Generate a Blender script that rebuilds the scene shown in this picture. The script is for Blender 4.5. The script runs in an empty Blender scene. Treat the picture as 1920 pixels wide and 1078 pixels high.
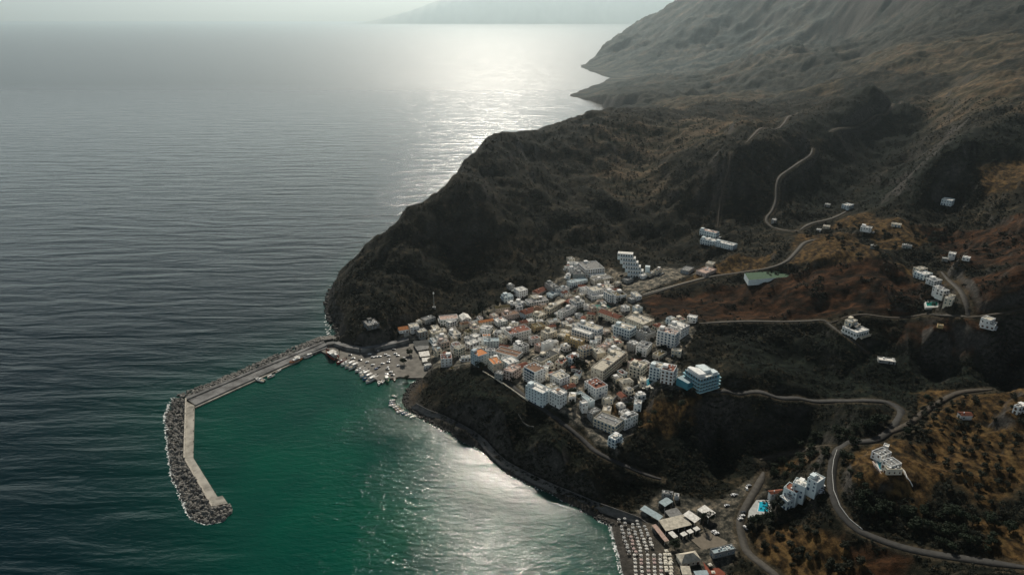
import bpy, math, random
import numpy as np
from mathutils import Vector
C = bpy.context.scene
COL = C.collection
R = math.radians
rng = np.random.default_rng(7)
random.seed(7)

# ---------------------------------------------------------------- camera, sky, sun, exposure
CAMH, PITCH, FPX = 350.0, R(21.6), 1280.0
cd = bpy.data.cameras.new('camera'); cam = bpy.data.objects.new('camera', cd); COL.objects.link(cam)
cam.location = (0, 0, CAMH); cam.rotation_euler = (R(90) - PITCH, 0, 0)
cd.sensor_width = 36; cd.lens = 36 * FPX / 1920; cd.clip_start = 1; cd.clip_end = 90000
C.camera = cam
SUN_EL, SUN_AZ = R(37), R(-1.5)            # azimuth measured from +Y (view direction) towards +X
w = bpy.data.worlds.new('World'); C.world = w; w.use_nodes = True
nt = w.node_tree
sky = nt.nodes.new('ShaderNodeTexSky'); sky.sky_type = 'NISHITA'; sky.sun_disc = False
sky.sun_elevation = SUN_EL; sky.sun_rotation = SUN_AZ; sky.dust_density = 1.2; sky.air_density = 1.0; sky.ozone_density = 1.0
bg = nt.nodes['Background']; bg.inputs[1].default_value = 0.030
nt.links.new(sky.outputs[0], bg.inputs[0])
# pale hazy band low over the horizon, all the way round
tcw = nt.nodes.new('ShaderNodeTexCoord'); sx = nt.nodes.new('ShaderNodeSeparateXYZ'); nt.links.new(tcw.outputs['Generated'], sx.inputs[0])
def wm(op, x, y=None):
    n = nt.nodes.new('ShaderNodeMath'); n.operation = op
    for i, q in enumerate((x, y)):
        if q is None: continue
        if isinstance(q, (int, float)): n.inputs[i].default_value = q
        else: nt.links.new(q, n.inputs[i])
    return n.outputs[0]
e_ = wm('DIVIDE', wm('SUBTRACT', sx.outputs[2], 0.13), 0.12)
ep = wm('EXPONENT', wm('MULTIPLY', wm('MULTIPLY', e_, e_), -1.0))
front = wm('ADD', wm('MULTIPLY', sx.outputs[1], -0.10), 0.95)
bg2 = nt.nodes.new('ShaderNodeBackground'); bg2.inputs[0].default_value = (0.90, 0.97, 0.95, 1)
nt.links.new(wm('MULTIPLY', wm('MULTIPLY', ep, front), 1.25), bg2.inputs[1])
ad = nt.nodes.new('ShaderNodeAddShader'); nt.links.new(bg.outputs[0], ad.inputs[0]); nt.links.new(bg2.outputs[0], ad.inputs[1])
nt.links.new(ad.outputs[0], nt.nodes['World Output'].inputs[0])
sd = bpy.data.lights.new('sun', 'SUN'); sun = bpy.data.objects.new('sun', sd); COL.objects.link(sun)
sd.energy = 4.6; sd.angle = R(0.5); sd.color = (1.0, 0.92, 0.80)
dirv = Vector((math.sin(SUN_AZ) * math.cos(SUN_EL), math.cos(SUN_AZ) * math.cos(SUN_EL), math.sin(SUN_EL)))
sun.rotation_euler = dirv.to_track_quat('Z', 'Y').to_euler(); sun.location = (0, 0, 900)
C.view_settings.view_transform = 'Standard'; C.view_settings.look = 'None'
C.view_settings.exposure = 0.0; C.view_settings.gamma = 1.0
C.render.engine = 'CYCLES'
C.cycles.use_denoising = True
C.cycles.volume_bounces = 0; C.cycles.max_bounces = 6; C.cycles.diffuse_bounces = 2; C.cycles.glossy_bounces = 2
C.cycles.sample_clamp_indirect = 4.0; C.cycles.sample_clamp_direct = 0

# ---------------------------------------------------------------- helpers: view geometry
cP, sP = math.cos(PITCH), math.sin(PITCH)
def ray(px, py):
    a = (np.asarray(px, float) - 960) / FPX; b = (539 - np.asarray(py, float)) / FPX
    return a, cP + b * sP, -sP + b * cP
def at(px, py, z=0.0):
    rx, ry, rz = ray(px, py); t = (z - CAMH) / rz
    return rx * t, ry * t
def atd(px, py, d):
    rx, ry, rz = ray(px, py); t = d / ry
    return rx * t, d, CAMH + rz * t
def proj(x, y, z):
    dz = z - CAMH; f = y * cP - dz * sP; u = y * sP + dz * cP
    return 960 + FPX * x / f, 539 - FPX * u / f

# ---------------------------------------------------------------- helpers: noise
def hash2(ix, iy, s):
    h = (ix.astype(np.int64) * 374761393 + iy.astype(np.int64) * 668265263 + s * 974634777) & 0xffffffff
    h = ((h ^ (h >> 13)) * 1274126177) & 0xffffffff
    return ((h ^ (h >> 16)) & 0xffffff) / float(0xffffff)
def vnoise(x, y, s=0):
    ix = np.floor(x); iy = np.floor(y); fx = x - ix; fy = y - iy
    fx = fx * fx * fx * (fx * (fx * 6 - 15) + 10); fy = fy * fy * fy * (fy * (fy * 6 - 15) + 10)
    a = hash2(ix, iy, s); b = hash2(ix + 1, iy, s); c = hash2(ix, iy + 1, s); d = hash2(ix + 1, iy + 1, s)
    return (a * (1 - fx) + b * fx) * (1 - fy) + (c * (1 - fx) + d * fx) * fy
def fbm(x, y, o=4, s=0, g=0.5):
    v = 0; a = 1; t = 0
    for k in range(o):
        v = v + a * (vnoise(x * 2**k + 17.3 * k, y * 2**k - 9.1 * k, s + k) - 0.5); t += a; a *= g
    return v / t * 2
def ridged(x, y, o=3, s=0):
    v = 0; a = 1; t = 0
    for k in range(o):
        v = v + a * (1 - np.abs(vnoise(x * 2**k + 7.7 * k, y * 2**k + 3.3 * k, s + k) * 2 - 1)); t += a; a *= 0.5
    return v / t

# ---------------------------------------------------------------- helpers: objects
def tag(o, label=None, cat=None, group=None, kind=None):
    if label: o['label'] = label
    if cat: o['category'] = cat
    if group: o['group'] = group
    if kind: o['kind'] = kind
    return o
def link(name, me, parent=None, mats=()):
    o = bpy.data.objects.new(name, me); COL.objects.link(o)
    for m in mats: me.materials.append(m)
    if parent is not None: o.parent = parent
    return o
def empty(name, loc, rz=0.0, label=None, cat=None, group=None):
    o = bpy.data.objects.new(name, None); COL.objects.link(o); o.location = loc; o.rotation_euler = (0, 0, rz)
    o.empty_display_size = 1
    return tag(o, label, cat, group)
def npmesh(name, V, Fq, mats=(), parent=None, smooth=False, mi=None):
    V = np.asarray(V, np.float32); Fq = np.asarray(Fq, np.int32); k = Fq.shape[1]
    me = bpy.data.meshes.new(name)
    me.vertices.add(len(V)); me.vertices.foreach_set('co', V.ravel())
    me.loops.add(Fq.size); me.loops.foreach_set('vertex_index', Fq.ravel())
    me.polygons.add(len(Fq)); me.polygons.foreach_set('loop_start', np.arange(0, Fq.size, k, dtype=np.int32))
    me.polygons.foreach_set('loop_total', np.full(len(Fq), k, np.int32))
    if mi is not None: me.polygons.foreach_set('material_index', np.asarray(mi, np.int32))
    if smooth: me.polygons.foreach_set('use_smooth', np.ones(len(Fq), bool))
    me.update(calc_edges=True); me.validate()
    return link(name, me, parent, mats)
def vattr(o, name, A):
    at_ = o.data.attributes.new(name, 'FLOAT_COLOR', 'POINT'); B = np.ones((len(A), 4), np.float32); B[:, :A.shape[1]] = A
    at_.data.foreach_set('color', B.ravel())
class MB:
    def __init__(s): s.V = []; s.F = []; s.M = []
    def quad(s, p, m=0):
        i = len(s.V); s.V += [tuple(q) for q in p]; s.F.append(tuple(range(i, i + len(p)))); s.M.append(m)
    def box(s, c, d, rz=0.0, m=0, mt=None, taper=1.0):
        # c = centre of the base, d = (dx,dy,dz); mt = material of the top
        cs, sn = math.cos(rz), math.sin(rz); i = len(s.V)
        for k, f in ((0, 1.0), (1, taper)):
            for sx, sy in ((-1, -1), (1, -1), (1, 1), (-1, 1)):
                x, y = sx * d[0] / 2 * f, sy * d[1] / 2 * f
                s.V.append((c[0] + x * cs - y * sn, c[1] + x * sn + y * cs, c[2] + k * d[2]))
        for f in ((3, 2, 1, 0), (4, 5, 6, 7), (0, 1, 5, 4), (1, 2, 6, 5), (2, 3, 7, 6), (3, 0, 4, 7)):
            s.F.append(tuple(i + q for q in f)); s.M.append(mt if (mt is not None and f[0] == 4) else m)
    def tube(s, a, b, r, r2=None, n=6, m=0, cap=True):
        a, b = Vector(a), Vector(b); r2 = r if r2 is None else r2
        d = (b - a).normalized(); u = d.orthogonal().normalized(); v = d.cross(u); i = len(s.V)
        for p, rr in ((a, r), (b, r2)):
            for k in range(n):
                t = 2 * math.pi * k / n; s.V.append(tuple(p + u * math.cos(t) * rr + v * math.sin(t) * rr))
        for k in range(n): s.F.append((i + k, i + (k + 1) % n, i + n + (k + 1) % n, i + n + k)); s.M.append(m)
        if cap: s.F.append(tuple(i + n + k for k in range(n))); s.M.append(m)
    def prism(s, pts, z0, z1, m=0, mt=None):
        n = len(pts); i = len(s.V)
        ar = sum(pts[k][0] * pts[(k + 1) % n][1] - pts[(k + 1) % n][0] * pts[k][1] for k in range(n))
        if ar < 0: pts = pts[::-1]
        f0 = z0 if callable(z0) else (lambda x, y: z0); f1 = z1 if callable(z1) else (lambda x, y: z1)
        for p in pts: s.V.append((p[0], p[1], f0(p[0], p[1])))
        for p in pts: s.V.append((p[0], p[1], f1(p[0], p[1])))
        for k in range(n): s.F.append((i + k, i + (k + 1) % n, i + n + (k + 1) % n, i + n + k)); s.M.append(m)
        s.F.append(tuple(i + n + k for k in range(n))); s.M.append(m if mt is None else mt)
        s.F.append(tuple(i + k for k in range(n))[::-1]); s.M.append(m)
    def mesh(s, name):
        me = bpy.data.meshes.new(name); me.from_pydata(s.V, [], s.F); me.polygons.foreach_set('material_index', s.M); me.update(); return me
    def build(s, name, mats, parent=None, smooth=False):
        me = s.mesh(name)
        if smooth: me.polygons.foreach_set('use_smooth', [True] * len(me.polygons))
        return link(name, me, parent, mats if isinstance(mats, (list, tuple)) else [mats])
def copy_tree(o, parent=None):
    c = o.copy(); COL.objects.link(c); c.parent = parent
    for ch in o.children: copy_tree(ch, c)
    return c

# ---------------------------------------------------------------- materials
def newmat(name):
    m = bpy.data.materials.new(name); m.use_nodes = True; return m, m.node_tree.nodes, m.node_tree.links, m.node_tree.nodes['Principled BSDF']
MATS = {}
def mat(name, col, rough=0.85, spec=0.2, var=0.12, scale=0.5, metal=0.0, bump=0.0, dirt=None):
    if name in MATS: return MATS[name]
    m, N, L, b = newmat(name)
    b.inputs['Roughness'].default_value = rough; b.inputs['Specular IOR Level'].default_value = spec; b.inputs['Metallic'].default_value = metal
    tc = N.new('ShaderNodeNewGeometry'); n = N.new('ShaderNodeTexNoise'); n.inputs['Scale'].default_value = scale; n.inputs['Detail'].default_value = 5
    L.new(tc.outputs['Position'], n.inputs['Vector'])
    r = N.new('ShaderNodeValToRGB'); L.new(n.outputs['Fac'], r.inputs['Fac'])
    c2 = dirt if dirt else tuple(c * (1 - 2.2 * var) for c in col)
    r.color_ramp.elements[0].position = 0.3; r.color_ramp.elements[0].color = (*c2, 1)
    r.color_ramp.elements[1].position = 0.62; r.color_ramp.elements[1].color = (*[min(1, c * (1 + var * 0.5)) for c in col], 1)
    L.new(r.outputs[0], b.inputs['Base Color'])
    if bump:
        bp = N.new('ShaderNodeBump'); bp.inputs['Strength'].default_value = bump; bp.inputs['Distance'].default_value = 0.3
        L.new(n.outputs['Fac'], bp.inputs['Height']); L.new(bp.outputs[0], b.inputs['Normal'])
    MATS[name] = m; return m
# ---------------------------------------------------------------- coast line (all at sea level)
def W(pts): return [tuple(float(q) for q in at(a, b, 0)) for a, b in pts]
COAST = W([(1185,1230),(1178,1130),(1168,1078),(1160,1040),(1150,1005),(1146,985),(1120,972),(1090,953),(1060,938),(1030,922),(1000,910),
 (975,897),(955,888),(935,872),(915,852),(895,838),(870,828),(845,812),(820,800),(795,786),(776,775),(764,766),(757,753),(759,740),(768,727),(784,712),
 (790,704),(750,698),(715,700),(690,690),(665,675),(645,664),(625,656),(612,650),(624,641),(640,640),(636,630),(630,612),(622,600),(617,588),(614,572),(616,556),(622,541),(630,530),
 (642,510),(662,484),(702,458),(762,408),(832,358),(872,322),(900,298),(960,268),(1060,250),(1185,231),(1178,221),(1160,216),(1140,208),
 (1128,198),(1112,192),(1090,187),(1070,180),(1078,174),(1095,169),(1120,158),(1143,147),(1130,143),(1110,135),(1085,127),(1090,123),(1115,115),(1150,103),(1180,92),
 (1196,84),(1182,81),(1166,78),(1175,74),(1200,70),(1300,66)]) + [(16000, 14500), (30000, 14500), (30000, -3000), (400, -3000), (120, 120)]
QUAY = [(590,664),(600,657),(612,663),(638,675),(667,688),(690,702),(708,713),(750,706),(769,708),(794,708),(806,690),(800,662),(775,644),(745,640),(700,650),(660,656),(630,648),(610,648)]
def sdf(x, y, P):
    P = np.array(P); x = np.asarray(x, float); y = np.asarray(y, float)
    d = np.full(x.shape, 1e18); ins = np.zeros(x.shape, bool)
    for k in range(len(P)):
        x0, y0 = P[k]; x1, y1 = P[(k + 1) % len(P)]
        ex, ey = x1 - x0, y1 - y0; wx, wy = x - x0, y - y0
        t = np.clip((wx * ex + wy * ey) / (ex * ex + ey * ey + 1e-9), 0, 1)
        d = np.minimum(d, (wx - ex * t)**2 + (wy - ey * t)**2)
        c = ((y0 > y) != (y1 > y)) & (x < (x1 - x0) * (y - y0) / (y1 - y0 + 1e-12) + x0)
        ins ^= c
    d = np.sqrt(d); return np.where(ins, d, -d)
# ---------------------------------------------------------------- terrain control points: pixel + height, or pixel + distance (negative third)
CP = [(780,640,4),(745,655,3),(830,600,9),(870,592,14),(960,546,22),(1060,502,36),(1130,540,32),(1190,512,40),(1000,600,17),(940,640,15),(860,640,8),(1080,620,28),
 (1290,600,50),(1210,552,45),(1180,640,38),(1240,690,40),(1330,700,44),(1310,740,42),(1230,760,36),(1180,830,26),(1080,760,34),(1000,735,32),(930,700,29),(880,672,24),(840,668,14),(800,680,5),
 (820,738,10),(790,730,3),(900,780,23),(1000,838,25),(1100,880,21),(870,765,18),(950,812,26),(1050,862,24),(960,840,13),(1060,885,12),(900,800,14),(1190,900,9),(1130,935,5),(1250,900,6),(1170,800,22),(1120,830,24),(1050,840,24),(1210,1000,3.5),(1300,1050,5),(1230,1150,3),(1320,1000,5.5),
 (1400,900,8),(1390,850,10),(1350,800,15),(1300,860,12),(1250,820,20),(1420,760,40),(1360,736,43),(1500,742,41),(1620,750,42),(1690,772,45),(1640,815,43),(1560,850,39),(1562,950,36),(1620,1000,35),(1700,1034,36),(1500,820,18),(1450,850,12),
 (1510,920,27),(1460,940,16),(1420,950,11),(1480,985,17),(1440,1030,14),(1560,1060,24),(1385,1020,6),(1400,1078,8),(1500,1200,12),
 (1920,1078,50),(1920,900,57),(1800,850,50),(1700,880,44),(1920,740,65),(1800,742,54),(1750,700,44),(1900,660,62),(1920,1300,50),(1700,1200,36),(1750,770,50),
 (1400,606,52),(1550,600,60),(1600,625,60),(1450,680,36),(1550,690,34),(1650,690,40),(1850,625,80),(1920,580,98),(1750,545,86),(1780,590,84),(1440,522,72),(1350,520,56),(1280,510,48),(1480,490,82),(1620,440,92),(1540,460,88),
 (1340,455,52),(1500,432,76),(1590,390,84),(1700,450,100),(1770,392,112),(1860,430,112),(1920,450,122),(1920,350,150),(1700,340,122),(1640,370,100),(1800,262,188),(1920,212,212),(1750,300,165),
 (1590,330,108),(1540,300,130),(1500,340,112),(1450,400,80),(1350,400,76),(1240,430,52),(1370,290,150),(1440,240,172),(1490,216,182),(1640,168,213),(1725,238,152),(1640,250,142),(1560,250,160),
 (1200,300,116),(1100,300,118),(1100,400,74),(1000,300,122),(1000,400,78),(900,400,90),(950,470,48),(850,480,45),(800,540,28),(1050,450,50),(1180,450,48),(740,560,32),(700,598,27),(690,612,24),(720,606,24),(735,616,16),(655,560,30),(652,598,24),(660,622,15),(640,575,22),
 (642,522,30),(662,488,36),(700,454,58),(760,403,84),(830,353,108),(867,312,126),(890,288,134),(950,256,146),(1050,240,156),(1120,230,162),(1182,223,168),
 (690,520,38),(780,470,62),(850,420,80),(920,340,112),
 (1210,200,-2300),(1300,182,-2350),(1200,150,-3700),(1140,160,-3850),(1300,150,-3300),(1400,200,-1750),(1500,160,-2500),(1400,130,-4000),(1350,100,-4700),(1500,100,-3500),(1600,130,-2500),(1600,60,-3900),(1700,100,-2200),
 (1720,190,-1450),(1820,180,-1350),(1900,100,-1750),(1900,0,-2600),(1700,0,-3300),(1500,0,-4700),(1400,50,-5000),(1700,-150,-3900),(1500,-110,-5400),(1900,-150,-3100),
 (1130,113,-5600),(1180,85,-5800),(1210,66,-5900),(1240,45,-6000),(1265,20,-6100),(1300,-1,-6200),(1340,-25,-6200),(1420,-70,-6200),(1300,60,-5300),(1200,110,-5100),
 (2300,600,135),(2300,300,-900),(2300,900,75),(2300,1200,60),(2300,100,-1700),(2400,-100,-3000),(1230,60,-9500),(1400,20,-9500),(1900,-100,-9000),(1200,78,-10500)]
P3 = []
for a, b, c in CP:
    if c >= 0: x, y = at(a, b, c); P3.append((x, y, c))
    else: P3.append(atd(a, b, -c))
# land hidden behind the ridge, in metres
P3 += [(-95, 1130, 40), (20, 1650, 70), (250, 1900, 85), (-20, 1380, 70), (150, 2300, 25), (-190, 985, 10), (400, 1900, 100), (560, 1500, 125), (850, 1500, 150), (700, 2000, 110)]
P3 = np.array(P3, float)
LU = lambda x, y: np.stack([x / y * 1.6, np.log(y)], -1)
def tps_fit(P, lam=2e-4):
    X = LU(P[:, 0], P[:, 1]); n = len(X)
    r2 = ((X[:, None] - X[None])**2).sum(-1); K = 0.5 * r2 * np.log(r2 + 1e-12) + np.eye(n) * lam
    Q = np.hstack([np.ones((n, 1)), X]); A = np.zeros((n + 3, n + 3)); A[:n, :n] = K; A[:n, n:] = Q; A[n:, :n] = Q.T
    return X, np.linalg.solve(A, np.concatenate([P[:, 2], np.zeros(3)]))
TX, TW = tps_fit(P3)
def tps(x, y):
    X = LU(x, y); o = TW[-3] + X[..., 0] * TW[-2] + X[..., 1] * TW[-1]
    for k in range(len(TX)):
        r2 = (X[..., 0] - TX[k, 0])**2 + (X[..., 1] - TX[k, 1])**2; o = o + TW[k] * 0.5 * r2 * np.log(r2 + 1e-12)
    return o
# fan of terrain vertices, finer near the village
NV, NU = 860, 930
V0, V1 = math.log(170), math.log(13800)
U0, U1 = -0.42, 1.26
vv = np.linspace(0, 1, NV); vv = V0 + (V1 - V0) * vv; uu = np.linspace(U0, U1, NU)
GU, GV = np.meshgrid(uu, vv); GY = np.exp(GV); GX = GU * GY
def seg_dist(x, y, P):
    d = np.full(x.shape, 1e9); P = np.array(P)
    for k in range(len(P) - 1):
        x0, y0 = P[k][:2]; ex, ey = P[k + 1][0] - x0, P[k + 1][1] - y0; wx, wy = x - x0, y - y0
        t = np.clip((wx * ex + wy * ey) / (ex * ex + ey * ey + 1e-9), 0, 1); d = np.minimum(d, np.hypot(wx - ex * t, wy - ey * t))
    return d
SD = sdf(GX, GY, COAST)
G0 = tps(GX, GY)
class Grid:
    def __init__(s, Z): s.Z = Z
    def __call__(s, x, y):
        x = np.asarray(x, float); y = np.asarray(y, float)
        fu = np.clip((x / np.maximum(y, 1) - U0) / (U1 - U0) * (NU - 1), 0, NU - 1.001); fv = np.clip((np.log(np.maximum(y, 1)) - V0) / (V1 - V0) * (NV - 1), 0, NV - 1.001)
        i = fu.astype(int); j = fv.astype(int); a = fu - i; b = fv - j; Z = s.Z
        return (Z[j, i] * (1 - a) + Z[j, i + 1] * a) * (1 - b) + (Z[j + 1, i] * (1 - a) + Z[j + 1, i + 1] * a) * b
def hit(px, py, G=None):
    """where the view ray through a pixel of the photograph meets the land: the map position of a thing seen there"""
    G = G or hz; rx, ry, rz = ray(px, py); d = np.exp(np.linspace(V0, V1, 1400))
    x = rx / ry * d; z = CAMH + rz / ry * d; g = np.maximum(G(x, d), 0); k = np.argmax(z <= g)
    if z[k] > g[k]: return float(x[-1]), float(d[-1]), 0.0
    if k == 0: return float(x[0]), float(d[0]), float(g[0])
    a0, a1 = z[k - 1] - g[k - 1], g[k] - z[k]; t = a0 / (a0 + a1 + 1e-9); dd = d[k - 1] + (d[k] - d[k - 1]) * t
    return float(rx / ry * dd), float(dd), float(g[k - 1] + (g[k] - g[k - 1]) * t)
base = Grid(G0)
def hitpoly(pts): return [hit(a, b, base)[:2] for a, b in pts]
# areas of the ground, traced and laid on the land
TOWN = hitpoly([(745,640),(760,618),(830,604),(880,596),(930,570),(960,560),(1020,545),(1060,500),(1075,480),(1140,500),(1170,510),(1225,512),(1240,500),(1300,505),(1300,515),(1210,545),(1190,575),(1230,600),(1290,600),(1300,620),(1260,690),(1350,700),(1350,745),(1200,740),(1195,800),(1160,850),(1120,830),(1060,780),(990,745),(900,690),(860,690),(820,690),(790,700)])
RESORT = hitpoly([(1190,960),(1240,920),(1340,940),(1430,890),(1440,930),(1400,960),(1400,1010),(1360,1078),(1250,1078),(1240,1020)])
BEACH = hitpoly([(1130,966),(1200,965),(1245,1010),(1270,1078),(1280,1200),(1160,1200),(1140,1000)])
ROADS = {   # name: (width, pixels, surface)
 'coast_road': (6.2, [(1330,733),(1365,733),(1400,736),(1450,743),(1500,747),(1560,752),(1620,751),(1660,754),(1682,763),(1690,775),(1682,792),(1668,808),(1650,822),(1625,828),(1600,829),(1578,838),(1565,856),(1560,880),(1559,905),(1563,930),(1573,955),(1590,977),(1615,997),(1650,1012),(1700,1028),(1760,1040),(1840,1052),(1940,1066)], 'asphalt'),
 'valley_road': (5.5, [(1432,885),(1424,905),(1404,940),(1388,975),(1392,1010),(1402,1035),(1425,1055),(1450,1075),(1470,1095)], 'pale'),
 'farm_track': (6, [(1425,862),(1470,852),(1520,840),(1560,835)], 'dirt'),
 'villa_road': (5.5, [(1668,812),(1690,802),(1712,790),(1740,768),(1780,744),(1820,733),(1860,730)], 'dirt'),
 'upper_road': (4.6, [(1205,556),(1240,545),(1290,530),(1340,518),(1390,511),(1440,503),(1475,490),(1495,470),(1510,455),(1540,448)], 'pale'),
 'west_road': (3.8, [(1310,607),(1360,604),(1440,603),(1510,602),(1560,603)], 'pale'),
 'hamlet_lane': (5, [(1765,510),(1790,535),(1810,565),(1817,588),(1800,592),(1770,596),(1740,592)], 'pale'),
 'east_lane': (3.5, [(1560,602),(1640,592),(1730,590),(1790,592),(1860,590),(1940,586)], 'dirt'),
 'ridge_track': (4.5, [(1500,435),(1460,430),(1440,420),(1438,408),(1448,395),(1455,375),(1456,350),(1462,332),(1480,318),(1502,303),(1520,290),(1523,278)], 'pale'),
 'hill_track': (5, [(1500,432),(1520,420),(1560,410),(1590,395)], 'pale'),
 'top_track': (4, [(1400,268),(1412,255),(1430,240),(1470,232),(1495,212)], 'dirt'),
 'goat_track': (3.5, [(1346,425),(1350,390),(1358,350),(1366,320),(1370,285)], 'dirt'),
 'slope_track': (4, [(1555,248),(1580,240),(1640,218),(1670,202),(1690,190)], 'dirt'),
 'cliff_road': (4.5, [(905,690),(925,700),(945,712),(970,732),(995,752),(1015,765),(1050,790),(1090,822),(1120,848),(1160,868),(1200,885),(1240,898)], 'dark'),
 'lower_lane': (4.5, [(1545,600),(1570,620),(1600,640),(1625,660)], 'pale'),
}
RW = {}
for k_, (wd, pts, sf) in ROADS.items():
    P = [hit(a, b, base)[:2] for a, b in pts]
    Q = []
    for i in range(len(P) - 1):   # Catmull-Rom
        p0, p1, p2, p3 = [np.array(P[max(0, min(len(P) - 1, i + q))]) for q in (-1, 0, 1, 2)]
        for t in np.linspace(0, 1, 7)[:-1]: Q.append(0.5 * (2 * p1 + (p2 - p0) * t + (2 * p0 - 5 * p1 + 4 * p2 - p3) * t**2 + (3 * p1 - p0 - 3 * p2 + p3) * t**3))
    Q.append(np.array(P[-1])); RW[k_] = (wd, Q, sf)
# relief: gullies and knolls, none in the village or along the roads
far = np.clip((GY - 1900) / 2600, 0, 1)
flat = np.clip(-sdf(GX, GY, TOWN) / 40, 0, 1) * np.clip(-sdf(GX, GY, RESORT) / 20, 0, 1) * np.clip(-sdf(GX, GY, BEACH) / 15, 0, 1)
RD = np.full(GX.shape, 1e9)
for wd, Q, sf in RW.values(): RD = np.minimum(RD, seg_dist(GX, GY, Q[::2] + [Q[-1]]) - wd / 2)
flat = flat * np.clip(RD / 18, 0, 1) 
hm = np.clip(G0 / 45, 0.15, 1)
gul = ridged(GX / 110 + fbm(GX / 90, GY / 90, 2, 5) * 0.7, GY / 150, 3, 11) - 0.55
big = fbm(GX / 420, GY / 520, 4, 21)
RIDGE = np.clip((GY - 1500) / 1500, 0, 1)
Z = G0 + flat * (hm * (gul * 21 + fbm(GX / 40, GY / 40, 4, 31) * 8.5 + fbm(GX / 9, GY / 9, 3, 41) * 1.9) + RIDGE * (big * 60 + (ridged(GX / 170 + big * .5, GY / 190, 4, 95) - .5) * 42 + (ridged(GX / 560 + big, GY / 560 + big * .7, 5, 51) - .55) * 120) * np.clip(G0 / 160, 0, 1))
for wd, Q, sf in RW.values():
    Qa = np.array(Q); ch = base(Qa[:, 0], Qa[:, 1])
    sel = (GX > Qa[:, 0].min() - 30) & (GX < Qa[:, 0].max() + 30) & (GY > Qa[:, 1].min() - 30) & (GY < Qa[:, 1].max() + 30)
    xs, ys = GX[sel], GY[sel]; bd = np.full(xs.shape, 1e9); bz = np.zeros(xs.shape)
    for k in range(len(Qa) - 1):
        e = Qa[k + 1] - Qa[k]; t = np.clip(((xs - Qa[k, 0]) * e[0] + (ys - Qa[k, 1]) * e[1]) / (e @ e + 1e-9), 0, 1)
        d = np.hypot(xs - Qa[k, 0] - e[0] * t, ys - Qa[k, 1] - e[1] * t); zz = ch[k] * (1 - t) + ch[k + 1] * t
        bz = np.where(d < bd, zz, bz); bd = np.minimum(bd, d)
    wgt = np.clip(1 - (bd - wd / 2 - 1.5) / 7, 0, 1); Z[sel] = Z[sel] * (1 - wgt) + bz * wgt
near_coast = np.clip(1 - SD / 45, 0, 1)
Z = Z + flat * near_coast * np.clip(G0 / 14, 0, 1) * (ridged(GX / 16, GY / 16, 3, 61) - 0.5) * 4.0
Z = np.maximum(Z, 0.7 + 0.02 * np.clip(SD, 0, 60))
coastj = fbm(GX / 14, GY / 14, 3, 71) * 3.0 * np.clip((GY - 300) / 100, 0, 1) * flat + fbm(GX / 160, GY / 160, 3, 72) * 24 * np.clip((GY - 1500) / 1500, 0, 1)
SDj = SD + coastj
steep = np.clip(0.12 + (G0 - 3) * 0.3, 0.10, 2.2)
Z = np.where(SDj > 0, np.minimum(Z, 0.05 + SDj * steep), np.maximum(-4 + 0 * SDj, SDj * 0.35))
QP = [at(a, b_, 1.6) for a, b_ in QUAY]
qs_ = -sdf(GX, GY, QP); SW = [(590,654,3.2),(612,644,4),(630,641,5),(650,648,5.5),(676,652,6),(700,650,6),(722,645,6),(745,640,6),(765,634,7)]
Z = np.where((qs_ < 30) & (Z > 0), np.minimum(Z, 1.2 + np.clip(qs_ - 0.5, 0, None) * 2.4), Z)
sw_ = seg_dist(GX, GY, [at(a, b_, z_) for a, b_, z_ in SW]); Z = np.where((sw_ < 25) & (Z > 0), np.minimum(Z, 4.6 + np.clip(sw_ - 4.2, 0, None) * 2.4), Z)
PROM = [at(a, b_, 2.8) for a, b_ in [(776,760),(800,772),(830,783),(860,798),(885,812),(905,827),(925,850),(945,868),(970,882),(1000,897),(1040,915),(1080,931),(1120,948),(1160,962),(1195,974)]]
pd_ = seg_dist(GX, GY, PROM); Z = np.where((pd_ < 40) & (Z > 0), np.minimum(Z, 2.55 + np.clip(pd_ - 4.2, 0, None) * 1.9), Z)
hz = Grid(Z)
# ---------------------------------------------------------------- ground cover: golden fields, red soil, paving, bare rock
def cover(polys, soft, nz=8.0):
    m = np.zeros(GX.shape)
    for P in polys:
        P = hitpoly(P); xs = [p[0] for p in P]; ys = [p[1] for p in P]
        sel = (GX > min(xs) - 40) & (GX < max(xs) + 40) & (GY > min(ys) - 40) & (GY < max(ys) + 40)
        s = sdf(GX[sel], GY[sel], P) + fbm(GX[sel] / 14, GY[sel] / 14, 4, 81) * nz
        m[sel] = np.maximum(m[sel], np.clip(s / soft + 0.5, 0, 1))
    return m
FIELDS = [[(757,772),(750,745),(772,722),(790,712),(802,722),(778,742),(792,776)],[(1600,850),(1650,835),(1665,900),(1640,930),(1600,935),(1590,900)],[(1660,815),(1720,845),(1800,800),(1790,900),(1720,960),(1690,930)],[(1720,740),(1800,735),(1940,730),(1940,900),(1850,960),(1780,920),(1740,820)],
 [(1410,1000),(1480,985),(1560,1000),(1640,1060),(1500,1085),(1420,1050)],[(1440,870),(1520,845),(1545,838),(1530,862),(1460,885)],[(1130,770),(1160,745),(1200,760),(1175,795)],[(1200,765),(1240,755),(1310,745),(1300,800),(1250,815),(1200,800)],
 [(1490,440),(1560,430),(1640,470),(1640,500),(1560,500),(1480,495)],[(1600,420),(1720,430),(1760,470),(1660,470)],[(1640,480),(1800,520),(1800,540),(1680,500)],[(1250,545),(1290,520),(1330,500),(1380,490),(1450,480),(1440,500),(1330,520)],
 [(1640,870),(1700,860),(1730,960),(1660,950)],[(1830,980),(1940,975),(1940,1090),(1840,1030)],[(1560,420),(1600,405),(1680,410),(1640,430)],[(1830,300),(1940,290),(1940,350),(1850,360)]]
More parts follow.
